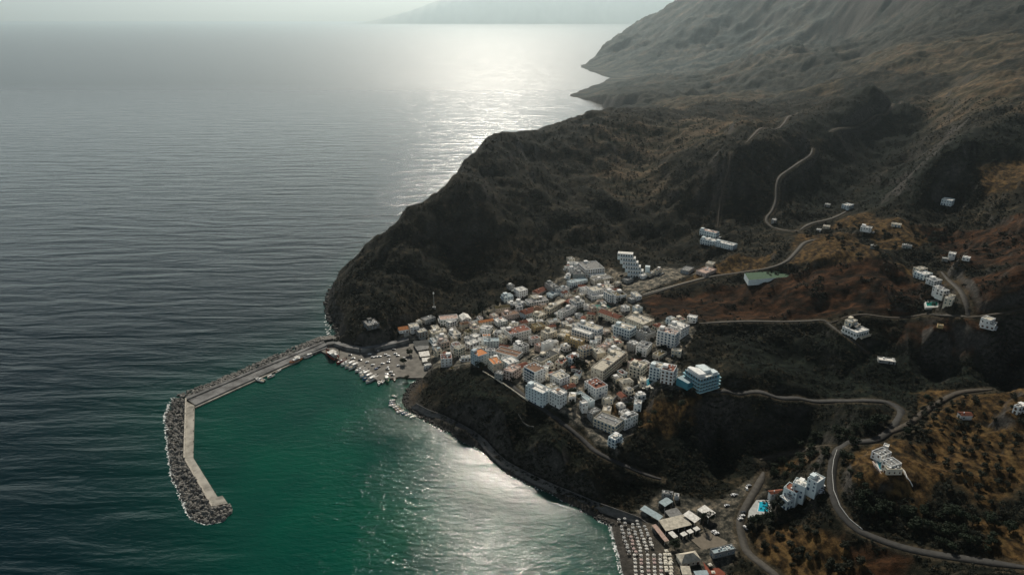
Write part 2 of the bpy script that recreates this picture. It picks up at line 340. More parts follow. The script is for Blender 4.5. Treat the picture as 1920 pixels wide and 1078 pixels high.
REDS = [[(1200,560),(1400,520),(1560,500),(1700,510),(1740,560),(1700,590),(1500,598),(1300,600),(1220,590)],[(1790,530),(1900,500),(1940,560),(1840,588)],[(1640,605),(1760,600),(1860,610),(1830,650),(1700,650)],[(1700,420),(1940,400),(1940,500),(1800,510)],[(1480,1000),(1700,1050),(1700,1090),(1520,1085)]]
DARKS = [[(1370,612),(1640,608),(1760,640),(1930,650),(1930,722),(1780,732),(1690,755),(1520,740),(1370,725)],[(1430,250),(1500,222),(1560,212),(1640,163),(1690,185),(1735,238),(1690,285),(1620,318),(1570,300),(1540,262)],[(1490,300),(1560,290),(1610,330),(1580,385),(1510,395),(1470,350)],[(1590,385),(1680,320),(1760,280),(1850,240),(1950,210),(1950,290),(1860,318),(1780,345),(1720,392),(1640,392)],[(1240,800),(1330,760),(1500,770),(1640,790),(1500,850),(1300,890)],[(820,700),(900,705),(990,770),(1100,860),(1000,870),(880,790)]]  # dense maquis on the ridges; valley sides and cliff painted dark as shade
BROWNS = [[(1230,190),(1320,172),(1420,162),(1580,158),(1560,172),(1440,185),(1330,205),(1250,212)],[(1280,130),(1420,118),(1560,112),(1500,135),(1330,150)],[(1560,110),(1740,90),(1880,70),(1930,80),(1900,120),(1740,135),(1600,145)],[(1100,245),(1240,230),(1400,215),(1440,235),(1340,262),(1200,285),(1090,280)],[(1620,400),(1700,330),(1800,268),(1900,215),(1930,185),(1930,210),(1860,238),(1790,272),(1720,330),(1660,375)],[(1640,180),(1800,150),(1930,130),(1930,180),(1850,205),(1760,240),(1720,215)],[(1130,300),(1220,280),(1260,330),(1200,380),(1120,360)]]
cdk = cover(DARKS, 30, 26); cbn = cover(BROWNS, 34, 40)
cf = cover(FIELDS, 6); cr = cover(REDS, 10); red_cover = cr
ct = np.clip((sdf(GX, GY, TOWN) + fbm(GX / 12, GY / 12, 4, 83) * 9 - 1) / 5 + 0.5, 0, 1); ct = np.maximum(ct, 0.55 * np.clip(sdf(GX, GY, RESORT) / 6 + .5, 0, 1)); ct *= 1 - cover([FIELDS[6], FIELDS[7], FIELDS[11]], 4, 2)
cb = np.clip(sdf(GX, GY, BEACH) / 3 + .5, 0, 1)
shore = np.clip(1 - SD / 22, 0, 1) * np.clip((16 - Z) / 10, 0, 1)
# terrain mesh (faces well under water are left out)
idx = np.arange(NV * NU).reshape(NV, NU)
q = np.stack([idx[:-1, :-1], idx[:-1, 1:], idx[1:, 1:], idx[1:, :-1]], -1).reshape(-1, 4)
keep = (Z.ravel()[q].max(1) > -3.5); q = q[keep]
used = np.unique(q); rem = np.full(NV * NU, -1); rem[used] = np.arange(len(used))
TV = np.stack([GX.ravel(), GY.ravel(), Z.ravel()], -1)[used]
terrain = npmesh('hills', TV, rem[q], smooth=True)
tag(terrain, 'dark scrubby hills and slopes rising from the sea around the village', 'hills', kind='structure')
vattr(terrain, 'cover', np.stack([cf.ravel()[used], cr.ravel()[used], ct.ravel()[used], cb.ravel()[used]], -1))
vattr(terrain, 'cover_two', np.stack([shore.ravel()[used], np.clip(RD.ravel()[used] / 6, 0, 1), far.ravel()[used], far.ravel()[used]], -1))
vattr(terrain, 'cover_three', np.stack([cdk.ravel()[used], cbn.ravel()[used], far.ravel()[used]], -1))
def terrain_mat():
    m, N, L, b = newmat('hillside')
    b.inputs['Roughness'].default_value = 0.95; b.inputs['Specular IOR Level'].default_value = 0.05
    pos = N.new('ShaderNodeNewGeometry').outputs['Position']
    def noise(sc, det=6, stretch=None, rough=0.6):
        n = N.new('ShaderNodeTexNoise'); n.inputs['Scale'].default_value = sc; n.inputs['Detail'].default_value = det; n.inputs['Roughness'].default_value = rough
        src = pos
        if stretch:
            mp = N.new('ShaderNodeMapping'); mp.inputs['Scale'].default_value = stretch; L.new(pos, mp.inputs[0]); src = mp.outputs[0]
        L.new(src, n.inputs['Vector']); return n.outputs['Fac']
    def ramp(f, stops):
        r = N.new('ShaderNodeValToRGB'); L.new(f, r.inputs[0]); e = r.color_ramp.elements
        while len(e) < len(stops): e.new(0.5)
        for k, (p, c) in enumerate(stops): e[k].position = p; e[k].color = (*c, 1)
        return r.outputs[0]
    def mix(f, a, b_):
        x = N.new('ShaderNodeMix'); x.data_type = 'RGBA'; L.new(f, x.inputs[0]); L.new(a, x.inputs[6]); L.new(b_, x.inputs[7]); return x.outputs[2]
    def attr(n):
        a = N.new('ShaderNodeAttribute'); a.attribute_name = n; s = N.new('ShaderNodeSeparateColor'); L.new(a.outputs['Color'], s.inputs[0]); return s.outputs[0], s.outputs[1], s.outputs[2], a.outputs['Alpha']
    scrub = ramp(noise(0.09, 8, rough=0.7), [(0.40, (0.003, 0.005, 0.003)), (0.50, (0.008, 0.009, 0.006)), (0.57, (0.027, 0.023, 0.015)), (0.68, (0.078, 0.062, 0.041))])
    scrub2 = ramp(noise(0.013, 5), [(0.38, (0.004, 0.007, 0.006)), (0.52, (0.014, 0.015, 0.010)), (0.66, (0.046, 0.037, 0.023))])
    x = N.new('ShaderNodeMix'); x.data_type = 'RGBA'; x.inputs[0].default_value = 0.42; L.new(scrub, x.inputs[6]); L.new(scrub2, x.inputs[7]); scrub = x.outputs[2]
    gold = ramp(noise(0.22, 7, (1, 0.5, 1)), [(0.36, (0.009, 0.007, 0.004)), (0.48, (0.045, 0.028, 0.012)), (0.62, (0.12, 0.076, 0.031))])
    red = ramp(noise(0.12, 7, (0.4, 1, 1)), [(0.38, (0.006, 0.005, 0.003)), (0.49, (0.028, 0.015, 0.008)), (0.64, (0.074, 0.035, 0.017))])
    town = ramp(noise(0.18, 7, rough=0.7), [(0.38, (0.035, 0.037, 0.034)), (0.50, (0.11, 0.105, 0.09)), (0.62, (0.28, 0.25, 0.20))])
    beach = ramp(noise(0.8, 6), [(0.3, (0.045, 0.042, 0.038)), (0.7, (0.10, 0.09, 0.075))])
    rock = ramp(noise(0.25, 8, rough=0.7), [(0.3, (0.018, 0.018, 0.017)), (0.55, (0.06, 0.056, 0.05)), (0.75, (0.13, 0.12, 0.105))])
    f, r_, t, bc = attr('cover'); sh, rd, fr, _ = attr('cover_two')
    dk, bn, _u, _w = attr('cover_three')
    maq_shade = ramp(noise(0.12, 8, rough=0.7), [(0.42, (0.003, 0.006, 0.005)), (0.56, (0.008, 0.013, 0.009)), (0.68, (0.026, 0.026, 0.017))])  # near-black maquis, doubling as painted shade on the valley sides
    brn = ramp(noise(0.022, 10, (0.6, 1.5, 1), 0.72), [(0.38, (0.014, 0.017, 0.010)), (0.47, (0.050, 0.042, 0.025)), (0.55, (0.095, 0.073, 0.048)), (0.68, (0.165, 0.108, 0.062))])
    col0 = mix(bn, scrub, brn); col0 = mix(dk, col0, maq_shade)
    col = mix(r_, col0, red); col = mix(f, col, gold); dry_haze = ramp(noise(0.006, 9, (1, 1.6, 1), 0.68), [(0.38, (0.028, 0.044, 0.046)), (0.47, (0.060, 0.076, 0.076)), (0.56, (0.105, 0.110, 0.100)), (0.68, (0.19, 0.150, 0.115))]); col = mix(fr, col, dry_haze); col = mix(t, col, town); col = mix(bc, col, beach)  # distant land: dry grass, with haze blue and paleness put in the colour
    mrr = N.new('ShaderNodeMath'); mrr.operation = 'SUBTRACT'; L.new(noise(0.12, 5), mrr.inputs[0]); L.new(rd, mrr.inputs[1])
    mr2 = N.new('ShaderNodeMapRange'); mr2.inputs[1].default_value = -0.10; mr2.inputs[2].default_value = 0.25; mr2.inputs[4].default_value = 0.75; L.new(mrr.outputs[0], mr2.inputs[0])
    verge = ramp(noise(0.5, 6), [(0.35, (0.022, 0.019, 0.014)), (0.6, (0.075, 0.062, 0.042))]); col = mix(mr2.outputs[0], col, verge)
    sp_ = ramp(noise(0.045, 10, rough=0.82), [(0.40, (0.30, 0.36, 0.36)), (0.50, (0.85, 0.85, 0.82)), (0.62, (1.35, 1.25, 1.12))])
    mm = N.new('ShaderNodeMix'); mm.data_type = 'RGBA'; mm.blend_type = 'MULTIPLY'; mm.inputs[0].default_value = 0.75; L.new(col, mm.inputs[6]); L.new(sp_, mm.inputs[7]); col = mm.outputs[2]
    # bare rock where the ground is steep
    g = N.new('ShaderNodeNewGeometry'); s = N.new('ShaderNodeSeparateXYZ'); L.new(g.outputs['Normal'], s.inputs[0])
    mr = N.new('ShaderNodeMapRange'); mr.inputs[1].default_value = 0.80; mr.inputs[2].default_value = 0.55; L.new(s.outputs[2], mr.inputs[0])
    col = mix(mr.outputs[0], col, rock); col = mix(sh, col, rock)
    L.new(col, b.inputs['Base Color'])
    bp = N.new('ShaderNodeBump'); bp.inputs['Strength'].default_value = 0.8; bp.inputs['Distance'].default_value = 2.2; L.new(noise(0.16, 9, rough=0.72), bp.inputs['Height']); L.new(bp.outputs[0], b.inputs['Normal'])
    return m
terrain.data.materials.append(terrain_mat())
# ---------------------------------------------------------------- roads as strips on the land
M_ROAD = {'dark': mat('old_asphalt', (0.035, 0.035, 0.034), var=0.2, scale=0.3), 'asphalt': mat('asphalt', (0.038, 0.0375, 0.035), var=0.15, scale=0.3), 'pale': mat('concrete_road', (0.066, 0.061, 0.052), var=0.18, scale=0.3), 'dirt': mat('dirt_road', (0.05, 0.041, 0.030), var=0.25, scale=0.4)}
def road_heights(Q):
    xs = np.array([p[0] for p in Q]); ys = np.array([p[1] for p in Q]); return hz(xs, ys)
LABR = {'coast_road': 'grey asphalt road curving round the hairpin above the valley', 'valley_road': 'pale road running down the valley past the pool'}
M_line = mat('road_line', (0.6, 0.58, 0.52), var=0.1)
def strip(Q, w0, w1, lift):
    V = []; F = []
    for k, p in enumerate(Q):
        d = np.array(Q[min(k + 1, len(Q) - 1)]) - np.array(Q[max(k - 1, 0)]); d = d / (np.hypot(*d) + 1e-9); n = np.array([-d[1], d[0]])
        c = float(hz(p[0], p[1])); tp = min(1, .35 + .13 * min(k, len(Q) - 1 - k))
        off = lift + 0.0002 * p[1]
        for o in (w0 * tp, w1 * tp):
            V.append((p[0] + n[0] * o, p[1] + n[1] * o, c + off))
        V += [(p[0] + n[0] * o, p[1] + n[1] * o, c + off - 0.8) for o in (w0 * tp, w1 * tp)]
    for k in range(len(Q) - 1):
        a, b = 4 * k, 4 * k + 4
        F += [(a, b, b + 1, a + 1), (a + 2, b + 2, b, a), (a + 1, b + 1, b + 3, a + 3)]
    return V, F
for k_, (wd, Q, sf) in RW.items():
    V, F = strip(Q, -wd / 2, wd / 2, 0.25)
    o = npmesh('road', V, F, [M_ROAD[sf]]); tag(o, LABR.get(k_, 'narrow %s winding over the slope' % k_.replace('_', ' ')), 'road', kind='structure')
# ---------------------------------------------------------------- sea
HARB = W([(360,760),(600,668),(640,690),(780,720),(760,760),(900,860),(1150,985),(1170,1250),(500,1300),(430,950)])
def build_sea():
    nv, nu = 300, 260
    v = np.linspace(math.log(120), math.log(60000), nv); u = np.linspace(-2.2, 1.6, nu)
    U, Vv = np.meshgrid(u, v); Y = np.exp(Vv); X = U * Y
    idx = np.arange(nv * nu).reshape(nv, nu); q = np.stack([idx[:-1, :-1], idx[:-1, 1:], idx[1:, 1:], idx[1:, :-1]], -1).reshape(-1, 4)
    o = npmesh('sea', np.stack([X.ravel(), Y.ravel(), 0 * X.ravel()], -1), q, smooth=True)
    hs = sdf(X, Y, HARB); cs = sdf(X, Y, COAST)
    green = np.where(hs > 0, np.clip(0.72 + hs / 110, 0, 1), 0.72 * np.exp(np.minimum(hs, 0) / 55))
    calm = np.clip(hs / 50 + 0.5, 0, 1)
    shallow = np.clip(1 + cs / 35, 0, 1) * np.clip(1 - Y / 1600, 0, 1)
    vattr(o, 'depth', np.stack([green.ravel(), calm.ravel(), shallow.ravel()], -1))
    return tag(o, 'wide grey green sea with long low swells', 'sea', kind='structure')
sea = build_sea()
def sea_mat():
    m, N, L, b = newmat('sea_water')
    pos = N.new('ShaderNodeNewGeometry').outputs['Position']
    a = N.new('ShaderNodeAttribute'); a.attribute_name = 'depth'; s = N.new('ShaderNodeSeparateColor'); L.new(a.outputs['Color'], s.inputs[0])
    green, calm, shal = s.outputs
    def M(op, x, y=None):
        n = N.new('ShaderNodeMath'); n.operation = op
        for i, q in enumerate((x, y)):
            if q is None: continue
            if isinstance(q, (int, float)): n.inputs[i].default_value = q
            else: L.new(q, n.inputs[i])
        return n.outputs[0]
    def mixc(f, c0, c1):
        x = N.new('ShaderNodeMix'); x.data_type = 'RGBA'; L.new(f, x.inputs[0])
        for i, c in ((6, c0), (7, c1)):
            if isinstance(c, tuple): x.inputs[i].default_value = (*c, 1)
            else: L.new(c, x.inputs[i])
        return x.outputs[2]
    nb_ = N.new('ShaderNodeTexNoise'); nb_.inputs['Scale'].default_value = 0.011; nb_.inputs['Detail'].default_value = 4; L.new(pos, nb_.inputs['Vector']); mb_ = N.new('ShaderNodeMapRange'); mb_.inputs[1].default_value = 0.4; mb_.inputs[2].default_value = 0.62; L.new(nb_.outputs[0], mb_.inputs[0]); bed = mb_.outputs[0]
    c = mixc(green, (0.0, 0.0095, 0.0150), (0.0, 0.060, 0.038))
    c = mixc(M('MULTIPLY', green, M('MULTIPLY', bed, 0.6)), c, (0.0, 0.030, 0.026))
    c = mixc(shal, c, (0.010, 0.05, 0.036))
    L.new(c, b.inputs['Base Color'])
    b.inputs['IOR'].default_value = 1.33; b.inputs['Roughness'].default_value = 0.2
    def noise(sc, det, stretch, rot=0.0, rough=0.5, dist=0.0):
        mp = N.new('ShaderNodeMapping'); mp.inputs['Scale'].default_value = stretch; mp.inputs['Rotation'].default_value = (0, 0, rot); L.new(pos, mp.inputs[0])
        n = N.new('ShaderNodeTexNoise'); n.inputs['Scale'].default_value = sc; n.inputs['Detail'].default_value = det; n.inputs['Roughness'].default_value = rough; n.inputs['Distortion'].default_value = dist
        L.new(mp.outputs[0], n.inputs['Vector']); return n.outputs['Fac']
    sw2 = M('SUBTRACT', noise(0.10, 3, (0.22, 1, 1), R(9), 0.55, 0.4), 0.5)
    cen = lambda f: M('SUBTRACT', f, 0.5)
    gy_ = N.new('ShaderNodeSeparateXYZ'); L.new(pos, gy_.inputs[0]); fs_ = N.new('ShaderNodeMapRange'); fs_.inputs[1].default_value = 700; fs_.inputs[2].default_value = 2600; fs_.inputs[3].default_value = 0.17; fs_.inputs[4].default_value = 0.5; L.new(gy_.outputs[1], fs_.inputs[0]); sl = M('SUBTRACT', fs_.outputs[0], M('MULTIPLY', calm, 0.09)); L.new(sl, b.inputs['Specular IOR Level'])
    swell = cen(noise(0.042, 3, (0.2, 1, 1), R(-7), 0.5, 0.5))           # long crests
    chop = cen(noise(0.28, 4, (0.5, 1, 1), R(10), 0.6))
    rip = cen(noise(0.9, 4, (0.45, 1, 1), R(-20), 0.6))
    open_ = M('SUBTRACT', 1.0, calm)
    gust = noise(0.018, 4, (0.7, 1, 1), R(30), 0.6)
    h = M('ADD', M('MULTIPLY', swell, M('ADD', M('MULTIPLY', M('MULTIPLY', open_, M('ADD', gust, 0.5)), 4.2), 0.1)), M('MULTIPLY', chop, M('ADD', M('MULTIPLY', M('MULTIPLY', open_, M('ADD', gust, 0.4)), 0.5), 0.08)))
    h = M('ADD', h, M('MULTIPLY', sw2, M('MULTIPLY', open_, 1.1)))
    hrb = M('SUBTRACT', noise(0.22, 4, (0.38, 1, 1), R(-38), 0.62, 0.3), 0.5)
    h = M('ADD', h, M('MULTIPLY', hrb, M('MULTIPLY', calm, M('ADD', M('MULTIPLY', gust, 1.2), 0.1))))
    h = M('ADD', h, M('MULTIPLY', rip, M('ADD', M('MULTIPLY', open_, 0.08), M('MULTIPLY', gust, 0.26))))
    bp = N.new('ShaderNodeBump'); bp.inputs['Strength'].default_value = 1.0; bp.inputs['Distance'].default_value = 1.0; L.new(h, bp.inputs['Height']); L.new(bp.outputs[0], b.inputs['Normal'])
    # unresolved waves far away read as roughness
    g = N.new('ShaderNodeSeparateXYZ'); L.new(pos, g.inputs[0])
    mr = N.new('ShaderNodeMapRange'); mr.inputs[1].default_value = 500; mr.inputs[2].default_value = 4000; mr.inputs[3].default_value = 0.06; mr.inputs[4].default_value = 0.30; L.new(g.outputs[1], mr.inputs[0])
    L.new(mr.outputs[0], b.inputs['Roughness'])
    return m
sea.data.materials.append(sea_mat())
# ---------------------------------------------------------------- land across the bay
def far_range():
    n = 160; V = []; F = []
    for i in range(n):
        t = i / (n - 1); x = -9000 + 24000 * t; env = math.sin(math.pi * min(1, max(0, t))) ** 1.5
        h = env * (2500 + 260 * float(fbm(np.array(x / 2600.), np.array(0.3), 4, 91))) + 1
        for (dy, f) in ((0, 0), (900, 0.45), (2200, 0.85), (3600, 1), (6500, 0)):
            V.append((x, 39000 + dy * .6 + 300 * math.sin(i * .35), -5 + h * f * (1 + (0.12 * math.sin(i * 1.3 + dy) if 0 < f < 1 else 0))))
    for i in range(n - 1):
        for k in range(4): a = i * 5 + k; F.append((a, a + 5, a + 6, a + 1))
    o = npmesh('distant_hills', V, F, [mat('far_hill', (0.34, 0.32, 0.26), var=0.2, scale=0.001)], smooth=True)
    tag(o, 'faint hazy hills across the bay on the horizon', 'hills', kind='structure')
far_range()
# ---------------------------------------------------------------- haze
def build_haze(dens=3.7e-5):
    mb = MB(); mb.box((4000, 14000, -6), (64000, 60000, 1500)); o = mb.build('haze', [])
    m = bpy.data.materials.new('haze_air'); m.use_nodes = True; N = m.node_tree.nodes; L = m.node_tree.links
    for n in list(N):
        if n.type != 'OUTPUT_MATERIAL': N.remove(n)
    v = N.new('ShaderNodeVolumePrincipled'); v.inputs['Color'].default_value = (0.75, 0.91, 0.96, 1); v.inputs['Density'].default_value = dens; v.inputs['Anisotropy'].default_value = 0.72
    L.new(v.outputs[0], [n for n in N if n.type == 'OUTPUT_MATERIAL'][0].inputs['Volume'])
    o.data.materials.append(m); tag(o, 'pale sea haze lying over the coast', 'haze', kind='stuff')
build_haze()
# ---------------------------------------------------------------- breakwater and quay
M_conc = mat('quay_concrete', (0.34, 0.32, 0.275), var=0.3, scale=0.12)
M_concg = mat('pier_concrete', (0.17, 0.17, 0.165), var=0.3, scale=0.12)
M_wallc = mat('parapet_concrete', (0.42, 0.39, 0.33), var=0.15, scale=0.4)
M_qgr = mat('quay_paving', (0.16, 0.15, 0.13), var=0.2, scale=0.15)
def pts(P, z): return [tuple(float(q) for q in at(a, b, z)) for a, b in P]
br = empty('breakwater', (*pts([(356, 755)], 0)[0], 0), 0, 'long bent concrete breakwater with walled walkway around the harbour', 'breakwater')
ox, oy = br.location[:2]
def loc(P): return [(x - ox, y - oy) for x, y in P]
b = MB(); b.prism(loc(pts([(350,748),(609,641),(613,652),(560,672),(366,759)], 2.4)), -4, 2.4); b.build('pier_deck', M_concg, br)
b = MB(); b.prism(loc(pts([(365,759.5),(561,672.5),(562,675.5),(366,764)], 1.2)), -4, 1.2); b.build('mooring_step', M_conc, br)
b = MB(); b.prism(loc(pts([(349,752),(364.5,760),(362,857),(345,858)], 2.43)), -4, 2.43); b.build('middle_deck', M_conc, br)
b = MB(); b.prism(loc(pts([(345,858.5),(362,857.5),(408,931),(417,928.5),(427,943),(398,949)], 2.45)), -4, 2.45); b.build('outer_deck', M_conc, br)
b = MB(); b.prism(loc(pts([(347,746),(349.5,746),(347,857),(343.5,857)], 4.3)), 0, 4.3); b.build('parapet', M_wallc, br)
b = MB(); b.prism(loc(pts([(344,858),(347.5,858),(399,947),(396,949)], 3.0)), 0, 3.0); b.build('parapet', M_wallc, br)
b = MB(); b.prism(loc(pts([(347,745.5),(350,748.5),(609,641),(606,638.5)], 3.3)), 0, 3.3); b.build('parapet', M_concg, br)
# marks on the deck: lamp bollards
bl = MB(); bl.tube((0, 0, 0), (0, 0, .55), .28, .22, 8); bl.tube((0, 0, .55), (0, 0, .7), .38, .38, 8); blm = bl.mesh('mooring_bollard'); blm.materials.append(mat('iron', (0.03, 0.03, 0.03), metal=0.5))
for k in range(11):
    t = k / 10; x, y = pts([(363.5 + (361 - 363.5) * t * 1 if k < 5 else 362 + (k - 4) * 7, 768 + k * 20 if k < 5 else 862 + (k - 5) * 12)], 2.45)[0]
    o = link('mooring_bollard', blm); o.location = (x, y, 2.45); tag(o, 'black iron mooring bollard on the inner edge of the breakwater', 'bollard', 'bollards along the breakwater')
# rocks
def rock_mesh(seed, n=2):
    import bmesh
    r = random.Random(seed); bm = bmesh.new(); bmesh.ops.create_icosphere(bm, subdivisions=1, radius=1)
    for v in bm.verts:
        v.co *= 0.8 + r.random() * 0.45
        for k in range(3): v.co[k] = max(-.78, min(.78, v.co[k]))
    me = bpy.data.meshes.new('rock'); bm.to_mesh(me); bm.free(); return me
M_rock = mat('armour_rock', (0.22, 0.21, 0.19), var=0.2, scale=0.9, dirt=(0.05, 0.05, 0.045)); M_rockd = mat('wet_rock', (0.09, 0.088, 0.08), var=0.3, scale=0.9)
RK = [rock_mesh(k) for k in range(8)]
for i_, m_ in enumerate(RK): m_.materials.append(M_rock if i_ < 6 else M_rockd)
rk_line = [((350,748),(325,745)), ((347,775),(311,778)), ((346,800),(313,803)), ((345,830),(316,832)), ((344,858),(320,862)), ((352,876),(324,892)), ((364,895),(335,915)), ((378,918),(346,945)), ((390,938),(362,972)), ((400,950),(388,982)), ((415,952),(420,976)), ((430,945),(434,958))]
rs = random.Random(3); nrock = 0
def rockspot(line):
    i = rs.randrange(len(line) - 1); t = rs.random(); (a, b), (c, d) = line[i], line[i + 1]
    A = [a[k] + (c[k] - a[k]) * t for k in (0, 1)]; Bq = [b[k] + (d[k] - b[k]) * t for k in (0, 1)]; s = rs.random()
    return A[0] + (Bq[0] - A[0]) * s, A[1] + (Bq[1] - A[1]) * s, s
for k in range(290):
    px, py, s = rockspot(rk_line); z = 2.6 * (1 - s) + 0.1; x, y = at(px, py, z)
    o = link('boulder', RK[k % 8]); sc = 1.25 + rs.random() * 1.15; o.location = (x, y, z - 0.2 + rs.random() * .5); o.scale = (sc, sc * (.7 + rs.random() * .5), sc * (.6 + rs.random() * .4)); o.rotation_euler = (rs.random() * 3, rs.random() * 3, rs.random() * 6)
    tag(o, 'rough grey boulder in the rock armour outside the breakwater wall', 'boulder', 'boulders piled along the breakwater')
V = []; F = []
def addrock(x, y, z, sc):
    me = RK[rs.randrange(8)]; n = len(V); a = rs.random() * 6; ca, sa = math.cos(a), math.sin(a); f = .6 + .5 * rs.random()
    for v in me.vertices:
        X, Y, Zz = v.co.x * sc, v.co.y * sc * f, v.co.z * sc * .75; V.append((x + X * ca - Y * sa, y + X * sa + Y * ca, z + Zz))
    for p in me.polygons: F.append(tuple(n + q for q in p.vertices))
for k in range(2200):
    px, py, s = rockspot(rk_line); z = 2.2 * (1 - s) - 0.2; x, y = at(px, py, z); addrock(x, y, z, .7 + rs.random() * .9)
line2 = [((350,746),(328,742)), ((420,716),(408,711)), ((490,687),(480,680)), ((560,658),(552,650)), ((606,638),(598,632)), ((622,636),(618,629)), ((640,640),(634,632))]
for k in range(1300):
    px, py, s = rockspot(line2); s = s * .8; z = 2.6 * (1 - s) - 0.1; x, y = at(px, py, z); addrock(x, y, z, .7 + rs.random() * 1.1)
o = npmesh('rock_rubble', V, F, [M_rock]); tag(o, 'loose rock rubble heaped along the pier', 'rubble', kind='stuff')
V = []; F = []
shl = W([(640,640),(636,630),(630,612),(622,600),(617,588),(614,572),(616,556),(622,541)])
for k in range(420):
    i = rs.randrange(len(shl) - 1); t = rs.random(); x = shl[i][0] + (shl[i + 1][0] - shl[i][0]) * t; y = shl[i][1] + (shl[i + 1][1] - shl[i][1]) * t
    addrock(x + rs.uniform(-4, 7), y + rs.uniform(-4, 4), rs.uniform(-.3, 1.6), rs.uniform(.8, 3.0))
shl = COAST[0:26]
for k in range(1500):
    i = rs.randrange(5, len(shl) - 1); t = rs.random(); x = shl[i][0] + (shl[i + 1][0] - shl[i][0]) * t; y = shl[i][1] + (shl[i + 1][1] - shl[i][1]) * t
    addrock(x + rs.uniform(-1.5, 4), y + rs.uniform(-1.5, 3.5), rs.uniform(-.2, .9), rs.uniform(.4, 1.3))
o = npmesh('rock_rubble', V, F, [mat('cliff_rock', (0.055, 0.053, 0.048), var=.2, scale=.9)]); tag(o, 'dark fallen rocks along the foot of the cliffs', 'rubble', kind='stuff')
# foam where the swell meets the rocks: broken thin patches of white water
M_foam = mat('foam', (0.75, 0.78, 0.76), rough=.6)
V = []; F = []
outer = [b_ for a_, b_ in rk_line]
for k in range(700):
    if k < 620: i = rs.randrange(len(outer) - 2); t = rs.random(); px = outer[i][0] + (outer[i + 1][0] - outer[i][0]) * t - rs.random() ** 2 * 6 + 1; py = outer[i][1] + (outer[i + 1][1] - outer[i][1]) * t + rs.uniform(-1, 1)
    else:
        t = rs.random(); px = 622 + rs.uniform(-8, 2) - 6 * math.sin(t * 3); py = 560 + 70 * t
    x, y = at(px, py, 0); n = len(V); r_ = rs.uniform(.25, 1.1); m_ = 7
    for q_ in range(m_):
        a = 2 * math.pi * q_ / m_; rr = r_ * rs.uniform(.5, 1.2); V.append((x + rr * 1.5 * math.cos(a), y + rr * math.sin(a), 0.06))
    for q_ in range(1, m_ - 1): F.append((n, n + q_, n + q_ + 1))
for k in range(420):
    if k < 200: i = rs.randrange(1, 6); a_, b_ = COAST[i], COAST[i + 1]
    else: i = rs.randrange(6, 20); a_, b_ = COAST[i], COAST[i + 1]
    if k >= 200 and rs.random() < .5: continue
    t = rs.random(); x = a_[0] + (b_[0] - a_[0]) * t - rs.random() ** 2 * 2.5; y = a_[1] + (b_[1] - a_[1]) * t - rs.random() ** 2 * 2.5; n = len(V); r_ = rs.uniform(.2, .8); m_ = 7
    for q_ in range(m_):
        a = 2 * math.pi * q_ / m_; rr = r_ * rs.uniform(.5, 1.2); V.append((x + rr * math.cos(a), y + rr * 1.4 * math.sin(a), 0.06))
    for q_ in range(1, m_ - 1): F.append((n, n + q_, n + q_ + 1))
o = npmesh('foam', V, F, [M_foam]); tag(o, 'thin white foam breaking on the outer rocks', 'foam', kind='stuff')

b = MB(); b.prism(pts(QUAY, 1.6), -4, 1.6); o = b.build('harbour_quay', M_qgr); tag(o, 'grey paved quay and car park at the harbour edge', 'quay', kind='structure')
# raised road from the pier to the village, over a dark retaining wall
seaw = [(560,666,3),(590,654,3.2),(612,644,4),(630,641,5),(650,648,5.5),(676,652,6),(700,650,6),(722,645,6),(745,640,6),(765,634,7)]
rd = MB(); L_ = [Vector((*at(a, b_, z), z)) for a, b_, z in seaw]; n = len(L_)
for k in range(n - 1):
    p, q_ = L_[k], L_[k + 1]; d = (q_ - p); d.z = 0; d.normalize(); nr = Vector((-d.y, d.x, 0)) * 3.4
    rd.prism([(p.x - nr.x, p.y - nr.y), (q_.x - nr.x, q_.y - nr.y), (q_.x + nr.x, q_.y + nr.y), (p.x + nr.x, p.y + nr.y)], -3, (lambda x, y, p=p, q_=q_: p.z + (q_.z - p.z) * max(0, min(1, ((x - p.x) * (q_.x - p.x) + (y - p.y) * (q_.y - p.y)) / ((q_ - p).xy.length_squared)))))
o = rd.build('road', M_concg); tag(o, 'raised harbour road on a retaining wall below the headland', 'road', kind='structure')
# shore promenade at the foot of the cliff
prom = [(776,760,2.6),(800,772,2.8),(830,783,2.8),(860,798,2.8),(885,812,2.8),(905,827,2.8),(925,850,2.8),(945,868,2.8),(970,882,2.8),(1000,897,2.8),(1040,915,2.8),(1080,931,2.8),(1120,948,2.8),(1160,962,2.8),(1195,974,3.0),(1230,1000,3.4),(1255,1030,3.4)]
P = [at(a, b_, z) for a, b_, z in prom]
V = []; F = []
for k, p in enumerate(P):
    d = np.array(P[min(k + 1, len(P) - 1)]) - np.array(P[max(k - 1, 0)]); d /= np.hypot(*d); nr = np.array([-d[1], d[0]])
    for o_, z in ((-3.6, -1), (-3.2, 2.9), (2.4, 2.9), (2.4, 3.9), (2.9, 3.9), (2.9, 1)): V.append((p[0] + nr[0] * o_, p[1] + nr[1] * o_, z))
for k in range(len(P) - 1):
    for j in range(5): a = 6 * k + j; F.append((a, a + 6, a + 7, a + 1))
o = npmesh('promenade', V, F, [mat('promenade_concrete', (0.13, 0.125, 0.115), var=.2, scale=.3)]); tag(o, 'grey seaside promenade along the foot of the dark cliff', 'path', kind='structure')

